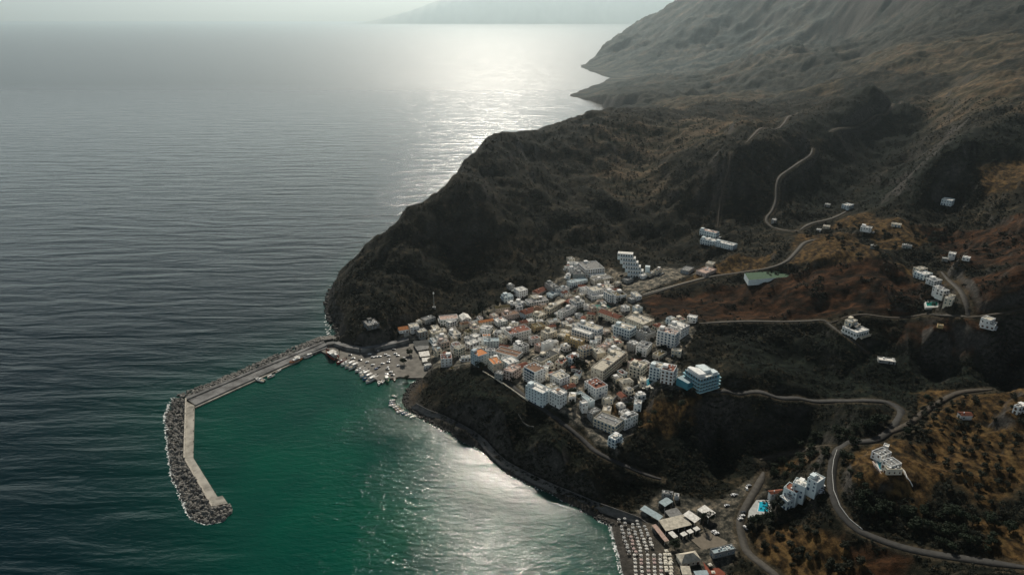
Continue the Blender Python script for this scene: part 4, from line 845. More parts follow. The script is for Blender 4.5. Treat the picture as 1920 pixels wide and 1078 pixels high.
CAT = '''
K1 105 715 95 640 300 670 4 W Go - small white cottage with orange tiled roof at the harbour edge below the cliff
K1 350 655 245 580 560 640 5 W fc - cream flat-roofed house directly behind the orange roofed harbour cottage
K1 540 775 450 700 745 740 6 G fc b cream roofed grey house right of the orange roofed harbour cottage
K1 680 500 620 430 890 410 5 G fg n dark grey flat-roofed block against the cliff foot, below the tall mast
K1 870 700 820 610 1020 670 4 C fc n small pink-cream cube house in front of the long two-storey block
K1 1020 485 1010 390 1430 440 7 W fp b long white two-storey block with a pinkish roof at the cliff foot
K1 1240 550 1060 520 1430 520 8 W fw b white house with balconies in front of the long pinkish-roofed block
K1 1520 480 1440 380 1720 450 6 W Gw - tall white gabled house at the cliff foot beside the big dark tree
K1 1500 590 1440 540 1690 560 6 C Hb - cream house with a rust brown hipped roof in front of the white gabled house
K1 1740 600 1660 540 1830 580 6 P fc - pinkish house just right of the rust brown hipped roof
K1 1640 760 1540 720 1760 720 5 C Hl - cream house with a round looking ochre roof below the rust hipped roof
K1 830 790 750 720 1180 740 4 C fc a long low beige terrace house with flat roof behind the waterfront lane
K1 1330 830 1180 740 1500 800 6 W fc b white house with cream terrace left of the ochre roofed house
K5 210 360 150 250 590 330 3.5 D Ad - dark striped open awning beside the harbour trees
K5 270 450 210 370 560 400 3 D Ag - lilac grey awning below the dark striped awning
K5 330 585 275 490 560 565 3 W Aw - upper of two white flat canopies at the harbour front
K5 385 700 340 620 595 690 3 W Aw - lower of two white flat canopies at the harbour front
K5 440 800 400 760 590 780 4 W fw n small white waterfront house below the two white canopies
K5 620 260 560 170 700 240 5 S fw b bluish white narrow house above the white canopies
K5 720 190 660 120 950 160 5 W fc - white house with striped cream terraces behind the waterfront
K5 800 290 760 210 970 230 7 P fc b pink-roofed tall house in the middle of the waterfront block
K5 640 350 600 310 740 320 5 W fw - small bluish white cube house right of the dark striped awning
K5 700 475 650 410 820 450 9 C fc b tall cream house right of the two white canopies
K5 1085 355 1060 280 1235 310 9 W ft b narrow tall white house with a small terracotta terrace on top
K5 800 645 785 540 1050 630 9 W ft - white house on the bluff edge with a rectangular rust red roof
K5 1190 430 1110 370 1310 350 9 C fc b beige house with planted balconies right of the rust red roof
K5 1640 590 1400 490 1905 530 12 B fo nx large pale blue block with an orange patch on its roof above the bluff
K5 1450 325 1370 250 1640 240 6 W fw b white house with a lilac white roof above the beige planted house
K6 90 255 0 180 430 270 8 S fs - bluish white block with rows of small dark windows behind the pale blue block
K2 300 850 290 800 480 840 4 W fo n small rooftop house with a yellow and orange roof behind the bluish block
K2 230 545 190 500 550 490 5 C Go - long beige house with an orange ridged roof beside the big dark tree
K2 590 228 560 170 910 180 7 C Gl - cream house with an olive brown gabled roof above the big dark tree
K2 790 390 740 310 1110 330 7 P fb x pinkish house with a brown sunken roof edged in white
K2 1260 355 1160 260 1480 250 7 B Gt - bluish house with a red gabled roof right of the brown sunken roof
K2 1440 295 1350 200 1640 230 6 C Hb - brown hip-roofed house joined right of the red gabled one
K2 640 545 530 460 860 500 5 W fw - white house cluster front below the brown sunken roof
K2 1330 522 1280 460 1460 500 5 W fw n brightest small white cube in the village centre
K2 1560 405 1450 330 1710 330 7 C fc b beige house with balconies right of the brown hip-roofed house
K2 1480 665 1390 580 1700 620 5 Y fl n olive beige house with a plain sunny roof in the village centre
K2 940 812 740 700 1410 715 10 W ft x large white building with a long row of small square windows
K2 760 905 630 840 860 880 7 C fc - cream house full of roof plants left of the large white building
K2 1760 805 1615 720 1960 730 9 C fc - rounded looking cream house right of the village centre
K2 1400 925 1340 860 1580 880 6 W ft n small white house with a deep red roof left of the rounded cream house
K2 450 700 240 650 500 610 6 W fw - white house between the orange ridged roof and the yellow one
K2 1080 610 880 590 1060 560 5 C fc - low cream house along the main lane above the large white building
K2 150 700 20 640 230 620 6 C fp - cream and pink house left of the yellow and orange rooftop
K2 130 880 10 830 250 820 5 W fw n white house with a pale rooftop above the pale blue block
K2 1000 680 860 690 1120 640 4 P Hb - low pink house with brown tiles just behind the large white building
K2 1150 130 1010 70 1200 60 6 W fw - white house at the cliff foot above the red gabled roof
K3 120 800 20 720 390 780 5 C fg b grey-beige terrace house with a row of arches and a dark pergola
K3 130 480 30 430 480 270 7 C fc b long narrow beige house climbing the slope with flowering terraces
K3 420 560 330 510 720 400 9 W fg x large white house with a rounded end and dark windows below the red tree
K3 720 340 600 250 900 290 9 W fc b white hotel with a busy cream roof terrace at the top of the lane
K3 560 345 480 270 620 250 6 P Gt - small red-roofed house beside the cream roof terrace
K3 1650 690 1200 545 1790 640 7 C Gt - long cream school building with an orange red tiled roof
K3 1200 300 1090 290 1330 330 3 C Hp n low pavilion with a curved pale roof above the green court
K4 690 830 610 760 1050 740 10 W fc x big white hotel with a broad cream roof at the head of the village
K4 670 925 645 890 890 915 6 W fw n lower white wing in front of the broad cream roof
K4 1030 905 920 800 1110 850 9 W fc b narrow white house with stepped terraces between two large hotels
K4 1100 920 1050 830 1270 880 9 W fl x white hotel with a round tank on its olive cream roof
K4 1470 932 1395 845 1555 910 3.5 W fc n isolated bright cream flat roof beside the upper road
K4 1390 992 1330 930 1440 960 3.5 G fg n small grey shed below the isolated cream roof
K4 560 445 450 310 880 400 9 W fg b pale three-tier hotel against the dark hillside, left of the stepped hotel
K4 660 560 600 520 940 540 4 W fw n low white front terrace of the pale three-tier hotel
K4 220 330 200 290 410 350 5 W fw - upper white house of the stack at the left hillside edge
K4 265 260 220 220 360 245 5 C fg n small round-topped villa highest at the left hillside edge
K4 270 445 230 410 480 430 5 W fg - middle house of the stack at the left hillside edge
K4 340 530 310 480 560 520 6 G fg - grey lower house of the stack at the left hillside edge
K4 300 690 230 640 590 620 5 S fs n teal white low house half hidden by trees below the hillside stack
K4 720 650 600 600 1080 600 5 C fg - long lilac grey house behind the broad cream roof
K4 30 795 -20 710 95 770 6 W fw - left of two small white blocks below the hillside stack
K4 130 805 100 740 240 770 6 W fg - right of two small white blocks below the hillside stack
K4 500 800 465 760 615 770 7 W fw - slim white house at the corner left of the broad cream roof
K4 1130 690 1080 660 1200 670 4 C fc n small cream house above the bright cream flat roof
K4 1300 640 1240 600 1400 600 4 G fg n brownish low house below the stepped white hotel
K4 1590 560 1530 520 1640 530 4 W fw n bright white annexe at the foot of the stepped white hotel
K4 1720 520 1660 490 1800 480 4 C fc n small cream house right of the stepped white hotel
K4 1850 470 1790 440 1900 420 5 C fb - brown and cream house at the right of the hotel row
C3 400 330 280 290 560 320 7 S fs b teal white house at the cliff foot above the olive brown roof
C3 640 235 560 180 775 200 9 W fw - tall plain white house highest at the cliff foot left of the red roofed cottage
C3 880 352 820 300 1000 330 5 C fc n cream house with a small dome below the red roofed cottage
C3 800 425 720 370 1120 380 5 W fg b long white arcaded house with small arches on the slope
C3 950 262 880 200 1020 190 4 P Gt - red roofed cottage against the dark hillside
C3 1180 172 1055 90 1290 150 8 G fg - grey block against the hillside right of the red roofed cottage
C3 1340 192 1310 150 1440 170 6 G fw - narrow grey white block right of the grey hillside block
C3 500 445 440 400 580 430 7 W fw - white cube right below the teal white house
C3 590 492 570 460 690 470 6 W fg b small white house with tall windows above the brown sunken roof
C3 480 150 440 120 560 130 5 G fg - grey house highest and leftmost at the cliff foot
C3 1180 300 1110 250 1290 240 4 S fs n low teal roofed house among trees below the grey hillside block
K6 930 395 730 300 1110 330 8 W fd - white house with a dark flat roof in the middle of the village
K6 820 605 320 465 960 480 3.5 W fb n low walled building with a long dark roof court below the dark flat-roofed house
K6 1370 722 1210 600 1720 490 6 C fd x long cream arcaded building with a dark roof in the village middle
K6 1445 315 1370 275 1650 225 12 W fw p tall blank white wall house behind the long arcaded building
K6 1330 362 1240 300 1420 300 6 P ft n pinkish house with a square red roof left of the tall blank wall
K6 300 770 230 600 470 700 9 C fo - cream house with an orange terrace right of the pale blue block
K6 640 765 480 640 870 680 8 S fw - white house with a thick parapet behind the blue balcony block
K6 1230 950 890 830 1520 880 14 W fb nlZ white block with a rust roof terrace and blue balconies on the bluff
K6 720 945 540 870 900 800 9 P fp b pinkish house with a white gabled edge left of the blue balcony block
K6 500 1000 330 950 560 920 6 G fg - dim grey house on the bluff below the orange terrace
C7 620 500 425 395 710 440 14 S fw - large white seafront hotel with tall arches on the bluff
C7 820 525 700 460 910 480 13 W fw - dark fronted wing of the seafront hotel at its right
C7 820 332 690 270 950 290 9 W fc - white house with a bright cream roof behind the seafront hotel
C7 1250 445 1050 360 1420 420 9 W ft - long white house with paired dark windows and a part red roof
C7 1180 602 1010 490 1240 580 4 S fs n low bluish house below the long white house
C7 1090 622 1060 590 1160 600 7 W fw n small white tower cube below the long white house
C7 1210 742 1145 710 1310 690 5 G fg n grey flat-roofed shed left of the light-edged roof
C7 1480 892 1240 760 1540 800 8 C fg nb beige building with a light-edged ribbed roof at the lower village edge
C7 1600 812 1540 770 1750 740 10 W fg - white house with a blue corner right of the light-edged roof
C7 1480 1052 1400 1010 1560 990 8 S fw b lowest white house of the village on the slope
C7 1570 372 1520 330 1700 350 6 C Hc - detached cream octagonal looking house with two windows
C7 1000 330 955 300 1030 300 5 C fc n small cream round-cornered house between two large white ones
C5 320 865 180 820 600 640 11 C fc rx long olive cream apartment block with four unbroken balconies
K7 390 885 270 810 530 810 9 S ft b bluish white house with a deep red roof at the village crossroads
K7 170 1000 20 930 270 860 7 C ft b house with a terracotta terrace left of the deep red roofed crossroads house
K7 700 1000 620 950 780 940 4 C fp n small cream roof house left of the long balcony block
K7 640 690 555 600 830 620 8 C fb b cream house with rounded balconies and a brown roof
K7 950 765 830 640 1150 740 7 C fc - cream house joined right of the rounded balconies
K7 1050 645 970 580 1260 520 6 P fp - pink house with a sunken terracotta roof behind the rounded balconies
K7 1380 565 1275 500 1540 500 6 C ft - greenish cream house with a red roof chimney block
K7 1320 725 1220 640 1470 650 7 W fw b white house at the top end of the long balcony block
K7 790 335 370 210 885 290 9 W fw nl front one of two parallel long white apartment rows
K7 960 235 540 70 1060 160 10 W fc b rear one of two parallel long white apartment rows
K7 290 302 140 240 355 240 4 C fc n upper of two bright cream terraces left of the apartment rows
K7 240 392 70 320 310 330 4 C fc n lower of two bright cream terraces left of the apartment rows
K7 600 505 150 400 710 470 7 Y fc - long ochre house with arched windows in front of the apartment rows
C5 800 312 590 220 920 250 6 C fc x beige building right of the school with a sunlit plain roof
C5 640 382 460 310 700 330 10 S fc b bluish white apartment house with a grid of small balconies
C5 830 442 700 390 960 400 7 G fd x dark roofed house between the balcony grid and the arched hotel
C5 1180 435 955 385 1250 390 15 W fp b white four-storey hotel with rows of arched balconies
C5 1250 372 1110 300 1320 310 9 W fw x white upper building behind the arched hotel
C5 1425 238 1320 215 1450 210 5 W fw n lone small white house at the end of the west road
C5 690 558 610 520 755 520 8 G fw - grey house with a bright lilac roof above the cream octagonal house
C5 840 605 715 570 900 530 8 W fg - white house with wide dark windows right of the lilac roof
C5 770 835 620 800 860 780 10 C fc xb cream house with glittering roof tanks above the octagonal house
C5 1000 835 880 800 1040 770 12 S fc b left white half of the pair beside the blue hotel
C5 1160 875 1010 850 1210 800 13 W ft b right white half with a rust terrace beside the blue hotel
C5 990 690 880 670 1110 650 4 C fl n low olive roofed house under the arched hotel
C0 1000 402 900 330 1175 370 5 D fg - grey concrete ruin with a row of openings on the headland above the quay
E1 330 482 175 440 350 465 7 S fp b upper wing of the lone white hotel on the valley slope
E1 320 562 180 530 345 540 7 S fw b middle wing of the lone white hotel on the valley slope
E1 500 612 330 565 535 590 6 S fw - lower right wing of the lone white hotel on the valley slope
E1 230 872 100 850 370 840 4 P fp - pinkish cluster house beside the upper road
E1 300 800 220 790 340 780 4 C fc n cream cluster house behind the pinkish one by the upper road
E1 60 850 -20 830 110 810 4 G fg n grey roofed house at the foot of the lone hotel valley
E1 1660 207 1595 190 1705 190 5 S fw - white and blue house high on the hill track
E1 1880 442 1775 425 1895 425 5 W fw - isolated white two-storey house on the golden ridge
E1 1380 442 1335 436 1390 432 3 W fw n tiny white shed beside the ridge road bend
E1 1470 410 1400 402 1480 395 3 C fc n small cream house left of the isolated ridge house
E1 1470 197 1415 190 1485 184 3 G fw n small pale shed left of the white and blue hill house
E1 930 362 885 355 938 348 3 G fw n small pale hut inside the bend of the ridge track
E2 990 455 885 435 1005 435 7 S fw n blocky white house alone on the right hillside terraces
E2 480 668 380 655 492 655 3 C fc n pale shed on the golden ridge at the right
E2 1030 968 960 955 1040 950 3 W fw n left of two white sheds on the right slope
E2 1175 1005 1100 990 1185 990 3 W fw n right of two white sheds on the right slope
E2 955 1022 890 1014 965 1010 3 G fw n low grey shed below two white ones on the right slope
E2 590 892 490 882 598 878 3 G fg n long grey greenhouse on the right slope
E2 240 884 170 876 248 872 3 G fw n pale hut at the left of the golden ridge
E3 560 195 470 165 680 185 5 C fc n cream house at the top of the hillside hamlet
E3 620 262 490 215 735 245 6 S fw b blue and white house second from the top of the hamlet
E3 740 382 650 340 830 360 5 W fw - third house from the top of the hamlet
E3 790 452 740 420 860 440 5 W fw - small fourth house in the middle of the hamlet
E3 860 505 755 470 940 495 5 W fg b wide fifth house in the hamlet
E3 970 552 930 530 1002 540 4 C fc n cream sixth house of the hamlet beside the lane
E3 970 622 860 600 1002 600 6 C fw - lowest hamlet house with a bright roof near the pool
E3 1440 895 1330 850 1490 860 4 W fc n upper storey block of the lone villa at the right
E3 1500 962 1320 920 1530 920 4 W fg b lower storey block of the lone villa at the right
E3 870 888 790 884 884 872 2.5 Y fc n small yellowish farmhouse on the dark slope
E7 1605 632 1580 619 1626 625 4 W fw b larger white house of the pair at the west road end
E7 1596 613 1583 608 1606 608 3.5 C fw - smaller pale house behind the pair on the west road
E7 1680 680 1646 678 1682 674 2.2 G fw n low pale roofs on the dark slope beyond the coast road
E4 740 682 672 632 815 640 5 W fg n left pavilion of the modern villa with a framed roof
E4 825 755 768 690 882 715 5 W fg n middle pavilion of the modern villa
E4 790 790 775 758 910 782 4 C fc n lower terrace wing of the modern villa
E4 1392 348 1368 318 1475 345 4 W Gt - little white cottage with an orange red roof among the olives
E4 1840 330 1820 300 1915 285 6 W fw b white house at the right edge above the golden field
E4 800 600 770 590 810 580 3 W fw n small white cube at the top of the modern villa plot
E6 732 172 602 162 745 138 5 G fg - small grey building standing alone behind the beach club
E6 798 190 748 186 804 168 3 W fw p small white container beside the lone grey building
E5 320 350 305 330 440 335 3.5 W Gt - low red-tiled pool bar beside the white resort
'''
def parse(line):
    t = line.split(None, 11); return t[0], tuple(float(q) for q in t[1:7]), float(t[7]), t[8], t[9], t[10], t[11]
ROOTS = {}
for ln in CAT.strip().split('\n'):
    cr, c, h, wl, rf, fl, lb = parse(ln)
    cat, nm = 'house', 'village_house'
    for kw, ct_, n_ in (('awning', 'awning', 'awning'), ('canopies', 'canopy', 'canopy'), ('hotel', 'hotel', 'hotel'), ('school', 'school', 'school'), ('shed', 'shed', 'shed'), ('block', 'building', 'apartment_block'), ('building', 'building', 'village_building'), ('apartment', 'building', 'apartment_block'), ('container', 'container', 'container'), ('greenhouse', 'greenhouse', 'greenhouse'), ('pavilion', 'pavilion', 'pavilion'), ('ruin', 'ruin', 'concrete_ruin'), ('villa', 'villa', 'villa'), ('bar ', 'bar', 'pool_bar')):
        if kw in lb and not (kw == 'hotel' and any(q in lb for q in ('right of the', 'foot of', 'between', 'below the stepped', 'behind the arched', 'beside the blue', 'under the', 'behind the seafront', 'valley'))): cat, nm = ct_, n_; break
    root = None
    lab = lb
    ex = [('lower white wing in front of', 'big white hotel'), ('low white front terrace', 'pale three-tier'), ('middle wing of the lone', 'upper wing of the lone'), ('lower right wing of the lone', 'upper wing of the lone'), ('lower storey block', 'upper storey block'), ('middle pavilion', 'left pavilion'), ('lower terrace wing of the modern', 'left pavilion'), ('dark fronted wing', 'large white seafront')]
    for k_, v_ in ex:
        if lb.startswith(k_): root = [o for n_, o in ROOTS.items() if n_.startswith(v_)][0]
    ROOTS[lb] = building(cr, c[0:2], c[2:4], c[4:6], h, wl, rf, fl, lb, cat, nm, root)
def relabel(st, lb, cat=None, name=None):
    for n_, o in ROOTS.items():
        if n_.startswith(st) and 'label' in o: o['label'] = lb; 
        else: continue
        if cat: o['category'] = cat
        if name: o.name = name
        break
relabel('upper wing of the lone', 'lone white hotel with three wings on the valley slope', 'hotel', 'hotel')
relabel('upper storey block', 'lone two-tier white villa at the right on the dark slope', 'villa', 'villa')
relabel('left pavilion', 'modern white villa with framed flat roofs above the hairpin road', 'villa', 'villa')
# ---- stepped hotel against the hill
def stepped():
    base_px = (1040 + 1500 / 9.6, 460 + 580 / 9.6); x, y, z = hit(*base_px)
    r = empty('hotel', (x, y, z), R(-12), 'white hotel of six stepped storeys climbing the hillside', 'hotel')
    n = 6; W0 = 19.5
    for k in range(n):
        sx = -k * 3.7; sy = k * 3.9; zz = k * 4.1 
        b = MB(); b.box((sx, sy + 5, zz - 5), (W0, 10, 8.1)); b.build('wall', WALL['S'], r)
        b = MB(); b.box((sx, sy - .8, zz + 3.1), (W0 + .6, 1.7, .2)); b.box((sx, sy - 1.6, zz + 3.3), (W0 + .6, .15, .95)); b.build('balcony', WALL['W'], r)
        b = MB(); b.box((sx, sy + 5, zz + 3.103), (W0 - .6, 9.4, .08)); b.build('roof', ROOF['w'], r)
        for i in range(6):
            o = bpy.data.objects.new('door', WM[0][1]); COL.objects.link(o); o.parent = r; o.location = (sx - W0 / 2 + (i + .5) * W0 / 6, sy - .03, zz + 1.2)
    b = MB(); b.box((11, 8, 5), (6, 8, 8)); b.box((11, 3.8, 13), (6.3, .15, 1)); b.build('side_wing', WALL['S'], r)
stepped()
# ---- turquoise hotel at the right end of the village
def blue_hotel():
    a, z, ang, wu, wv = frame('C5', (1480, 965), (1285, 850), (1715, 905), 13)
    r = empty('hotel', (float(a[0]), float(a[1]), z), ang, 'large turquoise banded hotel with white rooftop blocks at the village edge', 'hotel'); FOOT.append((a[0], a[1], ang, wu, wv))
    b = MB(); b.box((wu / 2, wv / 2, -6), (wu, wv, 19)); b.build('wall', WALL['U'], r)
    for st in range(4):
        zf = st * 3.3 + .1
        b = MB(); b.box((wu / 2, -.9, zf), (wu + 1.8, 1.8, .9)); b.box((-.9, wv / 2 + .4, zf), (1.8, wv + .8, .9)); b.build('balcony', mat('aqua_paint', (0.34, 0.55, 0.60), var=.08), r)
        for i in range(int(wu / 3.2)):
            o = bpy.data.objects.new('door', WM[0][1]); COL.objects.link(o); o.parent = r; o.location = ((i + .5) * 3.2, -.03, zf + 2.0)
        for i in range(int(wv / 3.2)):
            o = bpy.data.objects.new('door', WM[0][1]); COL.objects.link(o); o.parent = r; o.location = (-.03, (i + .5) * 3.2, zf + 2.0); o.rotation_euler = (0, 0, -math.pi / 2)
    b = MB(); b.box((wu / 2, wv / 2, 13.003), (wu - .6, wv - .6, .1)); b.build('roof', ROOF['w'], r)
    b = MB(); b.prism([(1, 3), (wu * .35, 2), (wu * .42, wv * .6), (wu * .2, wv - 1), (1, wv - 1.5)], 13.1, 16.4); b.build('rooftop_block', WALL['W'], r)
    b = MB(); b.prism([(wu * .45, wv * .35), (wu * .8, wv * .3), (wu * .84, wv * .85), (wu * .5, wv * .95)], 13.1, 16.0); b.build('rooftop_block', WALL['S'], r)
    b = MB(); b.prism([(wu - 7, 1), (wu - 1, 1), (wu - 1, 7), (wu - 5, 8)], 13.1, 15.6); b.build('rooftop_block', WALL['S'], r)
    b = MB(); b.box((wu / 2, .15, 13), (wu, .25, 1)); b.box((.15, wv / 2, 13), (.25, wv - .4, 1)); b.box((wu - .15, wv / 2, 13), (.25, wv - .4, 1)); b.build('parapet', WALL['S'], r)
    a2, z2, ang2, wu2, wv2 = frame('C5', (1330, 1010), (1180, 940), (1420, 985), 7)
    c, s = math.cos(-ang), math.sin(-ang); dx, dy = a2[0] - a[0], a2[1] - a[1]
    b = MB(); b.box((wu2 / 2, wv2 / 2, -5), (wu2, wv2, 12)); b.box((wu2 / 2, -.8, 3.2), (wu2, 1.6, 1)); o = b.build('front_wing', WALL['U'], r); o.location = (dx * c - dy * s, dx * s + dy * c, z2 - z); o.rotation_euler = (0, 0, ang2 - ang)
    b = MB(); b.box((wu2 / 2, wv2 / 2, 7.003), (wu2 - .4, wv2 - .4, .1)); o2 = b.build('roof', ROOF['s'], o)
blue_hotel()
# ---- white resort stepping down from the coast road
def resort():
    root = None
    for A, L_, R_, h, rf in (((745,272),(620,232),(850,242),9,'fw'),((640,292),(500,258),(700,255),10,'fw'),((560,352),(438,292),(610,300),9,'ft'),((470,432),(412,370),(545,390),7,'fw')):
        root = building('E5', A, L_, R_, h, 'S', rf, 'L' if h > 8 else '', 'white stepped resort descending from the curve of the coast road', 'resort', 'resort', root, None)
resort()
# ---------------------------------------------------------------- small houses squeezed between the others
def overlaps(x, y, an, wu, wv, m=.4):
    c, s = math.cos(an), math.sin(an)
    for i in (0, .33, .66, 1):
        for j in (0, .33, .66, 1):
            px_, py_ = x + wu * i * c - wv * j * s, y + wu * i * s + wv * j * c
            for ax, ay, a2, w2, v2 in FOOT:
                dx, dy = px_ - ax, py_ - ay
                if abs(dx) > 95 or abs(dy) > 95: continue
                u = dx * math.cos(a2) + dy * math.sin(a2); v = -dx * math.sin(a2) + dy * math.cos(a2)
                if -m < u < w2 + m and -m - 1.5 < v < v2 + m: return True
    return False
INF = [(770,606),(830,596),(880,602),(950,575),(1020,560),(1060,505),(1130,505),(1170,570),(1210,600),(1270,610),(1280,640),(1240,700),(1200,730),(1180,800),(1140,800),(1080,770),(1000,740),(900,690),(830,680),(805,660)]
ki = 0; tr = 0; seen = set()
named = [(o.location.x, o.location.y, o['label']) for o in ROOTS.values() if 'label' in o]
while ki < 92 and tr < 16000:
    tr += 1; px, py = rb.uniform(765, 1280), rb.uniform(500, 800)
    if float(sdf(np.array(px), np.array(py), INF)) < 0: continue
    x, y, z = hit(px, py); an = rb.choice((.45, .5, .6, -.2, -.3, .2)) + rb.uniform(-.1, .1); wu, wv = rb.uniform(5, 10.5), rb.uniform(4.5, 8.5)
    if overlaps(x, y, an, wu, wv): continue
    h = rb.choice((3.2, 4, 6, 6.3)); z = float(hz(x, y)) ; wl = rb.choice('WWWWCCPS'); rf = rb.choice(('fw', 'fc', 'fc', 'fg', 'fw', 'Gt', 'ft'))
    nx_, ny_, nl_ = min(named, key=lambda q: (q[0] - x)**2 + (q[1] - y)**2)
    d_ = 'left of' if x < nx_ - 6 else 'right of' if x > nx_ + 6 else ('behind' if y > ny_ else 'in front of')
    core = ' '.join(nl_.split()[:10]); 
    for cut in (' with a', ' with', ' of the', ' in the', ' at the', ' below the', ' behind the', ' beside the', ' above the', ' right of the', ' left of the', ' the', ' a', ' of', ' and', ' below', ' behind', ' on', ' right', ' left'):
        if core.endswith(cut): core = core[:-len(cut)]
    lab_ = 'small %s house %s %s' % ({'W': 'white', 'C': 'cream', 'P': 'pink', 'S': 'bluish', 'G': 'grey'}[wl], d_, core)
    if lab_ in seen: continue
    seen.add(lab_); ki += 1
    fr0 = frame; frame = lambda *a_, X=(np.array([x, y]), z, an, wu, wv), **k_: X
    building('K1', (0, 0), (0, 0), (0, 0), h, wl, rf, rb.choice(('-', 'b', '-')), lab_); frame = fr0
# ---------------------------------------------------------------- walls, court, pools, mast
def prism_thing(name, P, z, dz, m, mt, label, cat, kind=None):
    b = MB(); b.prism(pts(P, z), z - dz, z, 0, 1); o = b.build(name, [m, mt]); return tag(o, label, cat, kind=kind)
CRT = [(1396,512),(1404,525),(1491,518),(1458,508)]; POOLS = [(0, 0, 71.5, 0, pts(CRT, 71.5))]
prism_thing('sports_court', [(1396,512),(1404,525),(1491,518),(1458,508)], 71.5, 7, WALL['S'], mat('court_green', (0.05, 0.10, 0.055)), 'green sports court on a tall pale retaining wall above the red slope', 'court')
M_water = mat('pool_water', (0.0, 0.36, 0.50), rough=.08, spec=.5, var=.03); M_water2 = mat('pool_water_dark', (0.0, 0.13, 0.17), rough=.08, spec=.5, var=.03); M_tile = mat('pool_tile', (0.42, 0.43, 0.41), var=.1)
def pool(P, deckP, label, wat, dz=.0):
    cx_, cy_ = sum(p[0] for p in P) / len(P), sum(p[1] for p in P) / len(P); x, y, z = hit(cx_, cy_); z += .35 + dz
    POOLS.append((x, y, z, max(math.hypot(a - x, b - y) for a, b in pts(deckP, z)), pts(deckP, z)))
    r = empty('swimming_pool', (x, y, z), 0, label, 'pool'); l2 = lambda Q: [(a - x, b - y) for a, b in pts(Q, z)]
    b = MB(); b.prism(l2(deckP), -2, 0); b.build('deck', M_tile, r)
    Q = l2(P); c = np.mean(Q, 0); rim = [tuple(c + (np.array(q) - c) * 1.1) for q in Q]
    b = MB(); b.prism(rim, 0.004, .1); b.build('rim', WALL['W'], r)
    b = MB(); b.prism(Q, .104, .13); b.build('water', wat, r)
pool([(1424,940),(1441,942),(1440,960),(1421,958)], [(1404,957),(1418,937),(1446,936),(1448,962),(1425,964),(1402,970)], 'bright turquoise swimming pool with pale sun deck beside the white resort', M_water)
pool([(1643,862),(1651,862),(1659,873),(1658,880),(1649,880)], [(1634,852),(1652,858),(1662,872),(1661,883),(1648,882)], 'blue swimming pool left of the modern villa', M_water2)
pool([(1736,567),(1758,566),(1758,573),(1738,574)], [(1732,563),(1760,562),(1762,576),(1735,577)], 'teal swimming pool at the foot of the hillside hamlet', mat('pool_teal', (0.0, 0.16, 0.13), rough=.1, spec=.5, var=.03))
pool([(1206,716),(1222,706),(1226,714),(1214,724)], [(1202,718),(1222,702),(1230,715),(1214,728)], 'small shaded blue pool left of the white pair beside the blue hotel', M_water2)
prism_thing('sports_court', [(1108,572),(1140,570),(1148,576),(1112,580)], 33, 3, WALL['G'], ROOF['e'], 'dark green court between the school and the big white hotel', 'court')
def wall_line(P, h, wd, m, label, cat='wall', name='garden_wall'):
    Q = [hit(a, b) for a, b in P]; b = MB(); x0, y0, z0 = Q[0]
    pt = []
    for k in range(len(Q) - 1):
        n = max(2, int(math.hypot(Q[k + 1][0] - Q[k][0], Q[k + 1][1] - Q[k][1]) / 6))
        for i in range(n): t = i / n; pt.append((Q[k][0] + (Q[k + 1][0] - Q[k][0]) * t, Q[k][1] + (Q[k + 1][1] - Q[k][1]) * t))
    pt.append(Q[-1][:2])
    for k in range(len(pt) - 1):
        d = Vector((pt[k + 1][0] - pt[k][0], pt[k + 1][1] - pt[k][1], 0)); d.normalize(); n = Vector((-d.y, d.x, 0)) * wd / 2
        za, zb = float(hz(*pt[k])) + h, float(hz(*pt[k + 1])) + h; z = min(za, zb)
        b.prism([(pt[k][0] - n.x, pt[k][1] - n.y), (pt[k + 1][0] - n.x, pt[k + 1][1] - n.y), (pt[k + 1][0] + n.x, pt[k + 1][1] + n.y), (pt[k][0] + n.x, pt[k][1] + n.y)], z - h - 2, (lambda x, y, a=pt[k], c=pt[k + 1], za=za, zb=zb: za + (zb - za) * max(0, min(1, ((x - a[0]) * (c[0] - a[0]) + (y - a[1]) * (c[1] - a[1])) / ((c[0] - a[0])**2 + (c[1] - a[1])**2 + 1e-6)))))
    o = b.build(name, m); return tag(o, label, cat)
wall_line([(1626,850),(1640,872),(1653,893)], 1.2, .4, WALL['P'], 'pale garden wall running down left of the modern villa')
wall_line([(1690,880),(1700,896),(1711,913)], 1.2, .4, WALL['W'], 'white garden wall running down right of the modern villa')
wall_line([(1130,745),(1148,752),(1160,740),(1200,722)], 1.5, .5, WALL['G'], 'grey boundary wall beside the golden plot in the village')
wall_line([(905,697),(930,712),(955,728),(975,742),(990,752)], 1.3, .5, WALL['C'], 'pale wall along the outer edge of the cliff road')
wall_line([(1205,553),(1260,537),(1330,518)], .8, .5, WALL['C'], 'low pale wall along the upper road')
wall_line([(972,778),(980,792),(992,800),(1001,801)], 1.2, .5, WALL['D'], 'curved grey retaining wall on the cliff below the seafront hotel')
wall_line([(1572,838),(1563,862),(1560,885),(1563,920),(1575,950),(1592,973),(1617,993)], .8, .35, mat('crash_barrier', (0.45, 0.45, 0.43)), 'grey roadside barrier along the inside of the coast road curve', 'barrier', 'roadside_barrier')
x, y, z = hit(814, 578); mr_ = empty('radio_mast', (x, y, z), 0, 'tall pale mast standing at the foot of the headland cliff', 'mast')
b = MB(); b.tube((0, 0, -2), (0, 0, 22), .5, .28, 8); b.build('pole', WALL['G'], mr_); b = MB(); b.box((0, 0, 19), (1.6, .6, 2.2)); b.build('antenna', WALL['W'], mr_)
b = MB(); b.box((0, 0, -1), (4, 3, 3.2)); b.build('equipment_cabin', WALL['G'], mr_)
